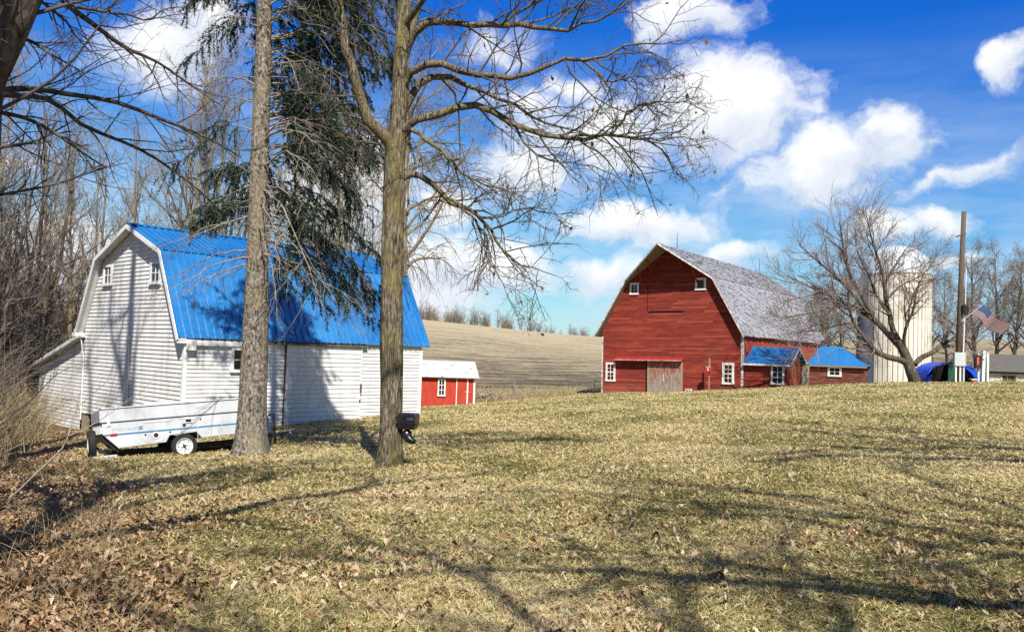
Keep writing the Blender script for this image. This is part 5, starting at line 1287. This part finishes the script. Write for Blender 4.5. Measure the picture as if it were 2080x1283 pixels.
# ------------------------------------------------------------------ dry brush, grass and leaves
def stems_mesh(name, rng, X, Y, h, lean, r, mat, label, cat, n=5, tint=False, fork=2):
    B = len(X); Z = gz(X, Y) - .03; t = np.linspace(0, 1, n)[None, :, None]
    d = rng.randn(B, 1, 2) * lean; hh = (h * rng.uniform(.4, 1.25, B))[:, None, None]
    P = np.concatenate([X[:, None, None] + d[..., :1] * hh * t**1.8, Y[:, None, None] + d[..., 1:] * hh * t**1.8, Z[:, None, None] + hh * t * (1 - .25 * t * np.linalg.norm(d, axis=-1, keepdims=True))], -1)
    R = np.broadcast_to(np.linspace(1, .35, n)[None, :], (B, n)) * (r * rng.uniform(.6, 1.4, B))[:, None]
    lv = [(P, R)]
    if fork: lv.append(spawn(rng, P, R, fork, .3, .95, .6, .2, lambda L: .35 * L, .2, .7, r, r * .4, 4, .15, (0, 0, .0)))
    Vs, Fs, Ts, o = [], [], [], 0
    for PP, RR in lv:
        V, F = tubes(PP, RR, 3); Vs.append(V); Fs.append(F + o); o += len(V); Ts.append(np.repeat(rng.rand(len(PP)), PP.shape[1] * 3))
    return tag(link(name, mesh_np(name, np.concatenate(Vs), [np.concatenate(Fs)], mat, False, np.concatenate(Ts))), label, cat, kind='stuff')
rng = np.random.RandomState(101)
n = 2600; Yb = rng.uniform(13, 46, n); Xb = -.47 * Yb - 1.6 - np.abs(rng.randn(n)) * (1.2 + .10 * Yb)
stems_mesh('undergrowth', rng, Xb, Yb, 1.5, .5, .006, MT['straw'], 'tangled brown undergrowth along the wood edge left of the lean-to', 'undergrowth')
n = 1500; Yb = rng.uniform(24, 60, n); Xb = -.56 * Yb - 1.0 - np.abs(rng.randn(n)) * 3
stems_mesh('undergrowth', rng, Xb, Yb, 3.0, .45, .010, MT['twig'], 'tall grey brush filling the wood behind the lean-to', 'undergrowth', fork=4)
n = 5200; px_ = rng.uniform(940, 1235, n); Yb = rng.uniform(66, 82, n); Xb = (px_ - 1040) / FPX * Yb
stems_mesh('dry_grass', rng, Xb, Yb, .62, .45, .014, MT['straw'], 'tall dry grass at the foot of the stubble field', 'dry grass', n=4, fork=1)
n = 2600; px_ = rng.uniform(1880, 2100, n); Yb = rng.uniform(56, 78, n); Xb = (px_ - 1040) / FPX * Yb
stems_mesh('dry_grass', rng, Xb, Yb, .6, .35, .012, MT['straw'], 'dry tan grass behind the pole and the white shed', 'dry grass', n=4, fork=1)
n = 900; Yb = rng.uniform(3.2, 9, n); Xb = -.50 * Yb + .4 - np.abs(rng.randn(n)) * .8
stems_mesh('dry_grass', rng, Xb, Yb, .28, .7, .0022, MT['straw'], 'long dry grass stems among the leaves at the lower left', 'dry grass', n=5, fork=1)

# lawn blades
rng = np.random.RandomState(111)
def polar(n, d0, d1, half, p=1.0):
    d = d0 * (d1 / d0)**(rng.rand(n)**p); a = rng.uniform(-half, half, n); return d * np.sin(a), d * np.cos(a), d
n = 980000
X, Y, D = polar(n, 3.4, 62, Rd(36))
bz = brownzone(X, Y)
ok = (rng.rand(n) > bz * .8)
X, Y, D = X[ok], Y[ok], D[ok]; n = len(X)
patch = .5 + .5 * np.sin(.9 * X + 1.7 * np.sin(.35 * Y)) * np.sin(.7 * Y + 1.1 * np.sin(.6 * X + 1)); p2 = .5 + .5 * np.sin(3.1 * X + 2 * np.sin(2.3 * Y)) * np.sin(2.7 * Y + 1.5)
p3 = .5 + .5 * np.sin(11 * X + 3 * np.sin(7 * Y)) * np.sin(9 * Y + 2 * np.sin(6 * X))
nearg = np.clip((11 - D) / 8, 0, 1) * .14
gm = 1.02 - .44 * patch - .24 * p2 - .18 * p3 - nearg
tint = np.clip(gm + rng.randn(n) * .27, 0, 1)
Ln = rng.uniform(.025, .075, n) * np.clip(D / 10, 1, 1.5); Wd = np.maximum(.0015, .00042 * D) * rng.uniform(.6, 1.4, n)
az = rng.rand(n) * 2 * pi; tilt = np.clip(rng.normal(1.28, .22, n), .35, 1.55)
dr = np.stack([np.sin(tilt) * np.cos(az), np.sin(tilt) * np.sin(az), np.cos(tilt)], 1)
sd = np.stack([-np.sin(az), np.cos(az), np.zeros(n)], 1) + rng.randn(n, 3) * .45
tuft = np.clip(.5 + .5 * np.sin(17 * X + 4 * np.sin(5 * Y)) * np.sin(15 * Y + 4 * np.sin(6 * X)), 0, 1)
c = np.stack([X, Y, gz(X, Y) + .002 + (rng.rand(n) * .6 + .4) * (.012 + .028 * tuft)], 1)
V = np.stack([c - sd * Wd[:, None], c + sd * Wd[:, None], c + dr * Ln[:, None]], 1).reshape(-1, 3)
tag(link('grass', mesh_np('grass', V, [np.arange(3 * n).reshape(-1, 3)], MT['blade'], False, np.repeat(tint, 3))), 'short matted straw and green lawn grass', 'grass', kind='stuff')

# fallen oak leaves: lobed, curled
base = np.array([(0, 0), (.10, .13), (.22, .08), (.30, .24), (.42, .12), (.55, .30), (.66, .13), (.80, .22), (.88, .08), (1, 0), (.88, -.09), (.78, -.22), (.66, -.12), (.53, -.29), (.42, -.13), (.28, -.23), (.20, -.08), (.09, -.12)])
def leaves(n, X, Y, sz, lift, tlo, thi):
    k = len(base); L = sz * np.clip(rng.lognormal(0, .32, n), .4, 1.8); a = rng.rand(n) * 2 * pi
    bx = base[None, :, 0] - .5; by = base[None, :, 1] * rng.uniform(.8, 1.3, (n, 1))
    curl = rng.normal(0, 2.4, (n, 1)); fold = rng.uniform(-.6, 2.0, (n, 1)); tw = rng.randn(n, 1) * .9
    bz_ = curl * (bx**2) * .55 + fold * np.abs(by) * .9 + tw * bx * by
    x = bx * L[:, None]; y = by * L[:, None]; z = bz_ * L[:, None] * .8
    t1, t2 = rng.randn(n, 1) * .38, rng.randn(n, 1) * .38
    z = z + x * t1 + y * t2; z = z - z.min(1, keepdims=True)
    ca, sa_ = np.cos(a)[:, None], np.sin(a)[:, None]
    P = np.stack([X[:, None] + x * ca - y * sa_, Y[:, None] + x * sa_ + y * ca, (gz(X, Y) + lift * rng.rand(n))[:, None] + .004 + z], -1)
    cen = P.mean(1, keepdims=True); cen[..., 2] -= L[:, None] * .04 * 0
    V = np.concatenate([P, cen], 1).reshape(-1, 3)
    o = (np.arange(n) * (k + 1))[:, None]; i = np.arange(k)[None, :]
    F = np.stack([o + i, o + (i + 1) % k, np.broadcast_to(o + k, (n, k))], -1).reshape(-1, 3)
    return V, F, np.repeat(np.clip(rng.uniform(tlo, thi, n) + rng.randn(n) * .08, 0, 1), k + 1)
def clump(X, Y): return .5 + .5 * np.sin(1.9 * X + 1.3 * np.sin(1.4 * Y)) * np.sin(1.6 * Y + 1.2 * np.sin(1.1 * X + 2))
n0 = 95000; X, Y, D = polar(n0, 3.4, 36, Rd(36), .66)
ok = rng.rand(n0) < np.clip(.16 + .95 * clump(X, Y)**2, 0, 1) * np.clip(1.15 - .05 * (X + 4), .5, 1) * np.clip(1.25 - D / 40, .15, 1)
X, Y = X[ok], Y[ok]
V, F, t_ = leaves(len(X), X, Y, .046, .02, .05, 1.0)
tag(link('fallen_leaves', mesh_np('fallen_leaves', V, [F], MT['leaf'], False, t_)), 'dry fallen oak leaves scattered over the lawn', 'leaves', kind='stuff')
n0 = 120000; X, Y, D = polar(n0, 3.3, 32, Rd(38)); ok = rng.rand(n0) < brownzone(X, Y); X, Y = X[ok], Y[ok]
V, F, t_ = leaves(len(X), X, Y, .047, .06, .0, .66)
tag(link('leaf_litter', mesh_np('leaf_litter', V, [F], MT['leaf'], False, t_)), 'deep brown leaf litter along the wood edge at the lower left', 'leaves', kind='stuff')

# small things between the shed and the red barn
rng = np.random.RandomState(121)
q0 = at(1012, 798, 68); gq = g1(q0[0], q0[1])
bp_ = thing('brush_pile', 'grey heap of dead logs and branches in the dry grass by the field', 'brush pile', (q0[0], q0[1], gq))
B = 26; P = np.empty((B, 6, 3)); c = np.stack([rng.randn(B) * 1.6, rng.randn(B) * .6, np.abs(rng.randn(B)) * .25 + .1], 1); d = norm(np.stack([rng.randn(B), rng.randn(B) * .4, rng.randn(B) * .45], 1)); L_ = rng.uniform(.8, 2.4, B)
for q in range(6): P[:, q] = c + d * (L_ * (q / 5 - .5))[:, None] + rng.randn(B, 3) * .05
wood_mesh('logs', [(P, np.broadcast_to(np.linspace(.10, .05, 6), (B, 6)) * rng.uniform(.4, 1.3, (B, 1)), 6)], MT['dead_twig'], (0, 0, 0), bp_)
q0 = at(1195, 800, 63); gq = g1(q0[0], q0[1])
bh = thing('plastic_sheet', 'black crumpled plastic sheet lying left of the red barn corner', 'sheet', (q0[0], q0[1], gq))
V = []; nx_, ny_ = 18, 8
for i in range(nx_):
    for j in range(ny_):
        x = (i / (nx_ - 1) - .5) * 1.7; y = (j / (ny_ - 1) - .5) * .9; V.append((x, y, max(.0, .24 * (1 - (x / .9)**2) * (1 - (y / .5)**2) + .04 * rng.randn()) + .02))
ii = np.arange(nx_ * ny_).reshape(nx_, ny_); F = np.stack([ii[:-1, :-1], ii[1:, :-1], ii[1:, 1:], ii[:-1, 1:]], -1).reshape(-1, 4)
link('sheet', mesh_np('sheet', np.array(V), [F], MT['black_plastic'], False), bh)
q0 = at(1207, 799, 62.8); gq = g1(q0[0], q0[1])
bs_ = thing('stake', 'thin dark stake at the left corner of the red barn', 'stake', (q0[0], q0[1], gq))
m = MB(); m.bar((0, 0, -.2), (.02, 0, .95), .04); m.box(-.03, .05, -.03, .03, .95, .98); m.make('rod', MT['black_metal'], bs_)

# ------------------------------------------------------------------ sky with clouds
wd = bpy.data.worlds.new("World"); sc.world = wd; wd.use_nodes = True
nt = wd.node_tree; g = N(nt); bg = nt.nodes['Background']
sky = g.n('ShaderNodeTexSky'); sky.sky_type = 'NISHITA'; sky.sun_disc = False
sky.sun_elevation = Rd(SUN_EL); sky.sun_rotation = math.atan2(sv[0], sv[1]); sky.air_density = 1.0; sky.dust_density = 0.4; sky.ozone_density = 3.0
hs = g.n('ShaderNodeHueSaturation'); hs.inputs['Saturation'].default_value = 1.0; hs.inputs['Value'].default_value = 1.0; 
ss = g.n('ShaderNodeSeparateColor'); g.l(sky.outputs[0], ss.inputs[0]); sc_ = g.n('ShaderNodeCombineColor')
for i_, (e_, k_) in enumerate(((2.35, .535), (1.45, .73), (.50, .85))):   # a deep clear-day blue
    g.l(g.math('MULTIPLY', g.math('POWER', g.math('MULTIPLY', ss.outputs[i_], .1366), e_), k_ / .1366), sc_.inputs[i_])
g.l(sc_.outputs[0], hs.inputs['Color'])
tc = g.n('ShaderNodeTexCoord'); dv = tc.outputs['Generated']
sx = g.n('ShaderNodeSeparateXYZ'); g.l(dv, sx.inputs[0])
az_ = g.math('ARCTAN2', sx.outputs[0], sx.outputs[1]); el_ = g.math('ARCSINE', sx.outputs[2])
cb = g.n('ShaderNodeCombineXYZ'); g.l(az_, cb.inputs[0]); g.l(el_, cb.inputs[1]); P0 = cb.outputs[0]
# billowing edge: push the lookup about with noise
n3 = g.n('ShaderNodeTexNoise'); g.l(P0, n3.inputs['Vector']); n3.inputs['Scale'].default_value = 9; n3.inputs['Detail'].default_value = 6; n3.inputs['Roughness'].default_value = .55
vm = g.n('ShaderNodeVectorMath'); vm.operation = 'MULTIPLY_ADD'; g.l(n3.outputs['Color'], vm.inputs[0]); vm.inputs[1].default_value = (.13, .085, 0); 
sub = g.n('ShaderNodeVectorMath'); sub.operation = 'ADD'; g.l(P0, sub.inputs[0]); sub.inputs[1].default_value = (-.065, -.0425, 0); g.l(sub.outputs[0], vm.inputs[2]); PW = vm.outputs[0]
clouds = [  # centre, radii in photo pixels, tilt, weight
 (1400, 25, 120, 62, 0, 1.0), (1468, 222, 205, 118, 0, 1.15), (1250, 270, 260, 85, 0, .95), (1080, 215, 120, 60, 0, .6), (1685, 338, 215, 82, 18, 1.15), (1790, 270, 90, 55, 20, .9),
 (1290, 462, 190, 58, 2, 1.0), (1060, 345, 130, 70, 0, .8), (1010, 545, 150, 55, 0, .95), (1225, 565, 120, 40, 0, .9), (1480, 512, 90, 26, 0, .9), (1740, 395, 90, 30, 30, .45),
 (2070, 128, 85, 58, 20, 1.0), (2030, 300, 130, 36, 22, .62), (1910, 355, 110, 22, 30, .5), (1895, 460, 75, 42, 0, 1.0), (1800, 475, 90, 32, 0, .7),
 (335, 110, 130, 95, 20, .9), (420, 60, 110, 70, 0, .8), (110, 520, 170, 110, 0, .9), (40, 330, 90, 60, 0, .5), (720, 370, 130, 150, 0, .95), (900, 560, 130, 110, 0, .95), (640, 440, 140, 80, 0, .8), (1000, 80, 120, 60, 0, .5), (1170, 175, 90, 40, 0, .55), (1935, 545, 120, 30, 0, .6), (880, 430, 110, 60, 0, .8),
 (-250, 300, 300, 120, 0, .9), (2500, 350, 250, 100, 0, .9), (2350, 100, 200, 90, 0, .9), (300, -300, 250, 100, 0, .9), (1200, -500, 300, 120, 0, .9)]
tot = None; shade = None
def azel(px, py):
    d = dirpx(px, py); return math.atan2(d[0], d[1]), math.asin(d[2])
for (cx, cy, rx, ry, tl, wt) in clouds:
    a, e = azel(cx, cy); a1, _ = azel(cx + 30, cy); _, e1 = azel(cx, cy - 30)
    mp_ = g.n('ShaderNodeMapping'); mp_.vector_type = 'TEXTURE'; g.l(PW, mp_.inputs[0])
    mp_.inputs['Location'].default_value = (a, e, 0); mp_.inputs['Rotation'].default_value = (0, 0, Rd(tl - 1.9)); mp_.inputs['Scale'].default_value = (abs(a1 - a) / 30 * rx, abs(e1 - e) / 30 * ry, 1)
    ln = g.n('ShaderNodeVectorMath'); ln.operation = 'LENGTH'; g.l(mp_.outputs[0], ln.inputs[0])
    v = g.math('MULTIPLY', g.math('SUBTRACT', 1.22, ln.outputs['Value'], clamp=False), wt)
    sy = g.n('ShaderNodeSeparateXYZ'); g.l(mp_.outputs[0], sy.inputs[0])
    vv = g.math('MULTIPLY', g.math('MAXIMUM', v, 0.0), sy.outputs[1])
    tot = v if tot is None else g.math('SMOOTH_MAX', tot, v, .12)
    shade = vv if shade is None else g.math('ADD', shade, vv)
nf = g.noise(PW, 14, 9, .66); nl = g.noise(P0, 5, 4, .5)
mask = g.math('ADD', tot, g.math('MULTIPLY', g.math('SUBTRACT', nf, .5), 1.7)); mask = g.math('ADD', mask, g.math('MULTIPLY', g.math('SUBTRACT', nl, .5), .5))
cm = g.ramp(mask, [(.12, 0.0), (.34, .28), (.54, .74), (.85, 1.0)], 'LINEAR')
# thin high veil near the horizon
low = g.ramp(el_, [(.0, .70), (.12, .58), (.36, .0)]); vn = g.noise(g.coords('Generated', (2, 2, 9)), 3.0, 5, .6)
veil = g.math('MULTIPLY', low, g.ramp(vn, [(.35, .25), (.65, 1.0)]))
br = g.math('ADD', g.math('MULTIPLY', shade, .40), g.math('MULTIPLY', nf, .55))
cc = g.ramp(br, [(.02, (4.6, 5.1, 6.1)), (.24, (6.3, 6.6, 7.0)), (.45, (7.9, 7.9, 7.7))])
c1_ = g.mix(veil, hs.outputs[0], (4.7, 5.5, 6.7))
oc = g.math('ADD', g.math('MULTIPLY', g.math('SUBTRACT', el_, .55), 4.0, clamp=True), g.math('MULTIPLY', g.math('SUBTRACT', .15, sx.outputs[1]), 4.0, clamp=True), clamp=True)  # dim grey clouds added overhead and behind, out of view, to neutralise blue skylight
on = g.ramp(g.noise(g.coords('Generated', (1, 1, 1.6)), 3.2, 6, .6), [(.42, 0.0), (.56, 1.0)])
c2_ = g.mix(cm, c1_, cc)
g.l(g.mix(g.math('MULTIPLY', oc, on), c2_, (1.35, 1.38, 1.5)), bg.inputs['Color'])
bg.inputs['Strength'].default_value = 0.10
wd.cycles.sampling_method = 'AUTOMATIC'
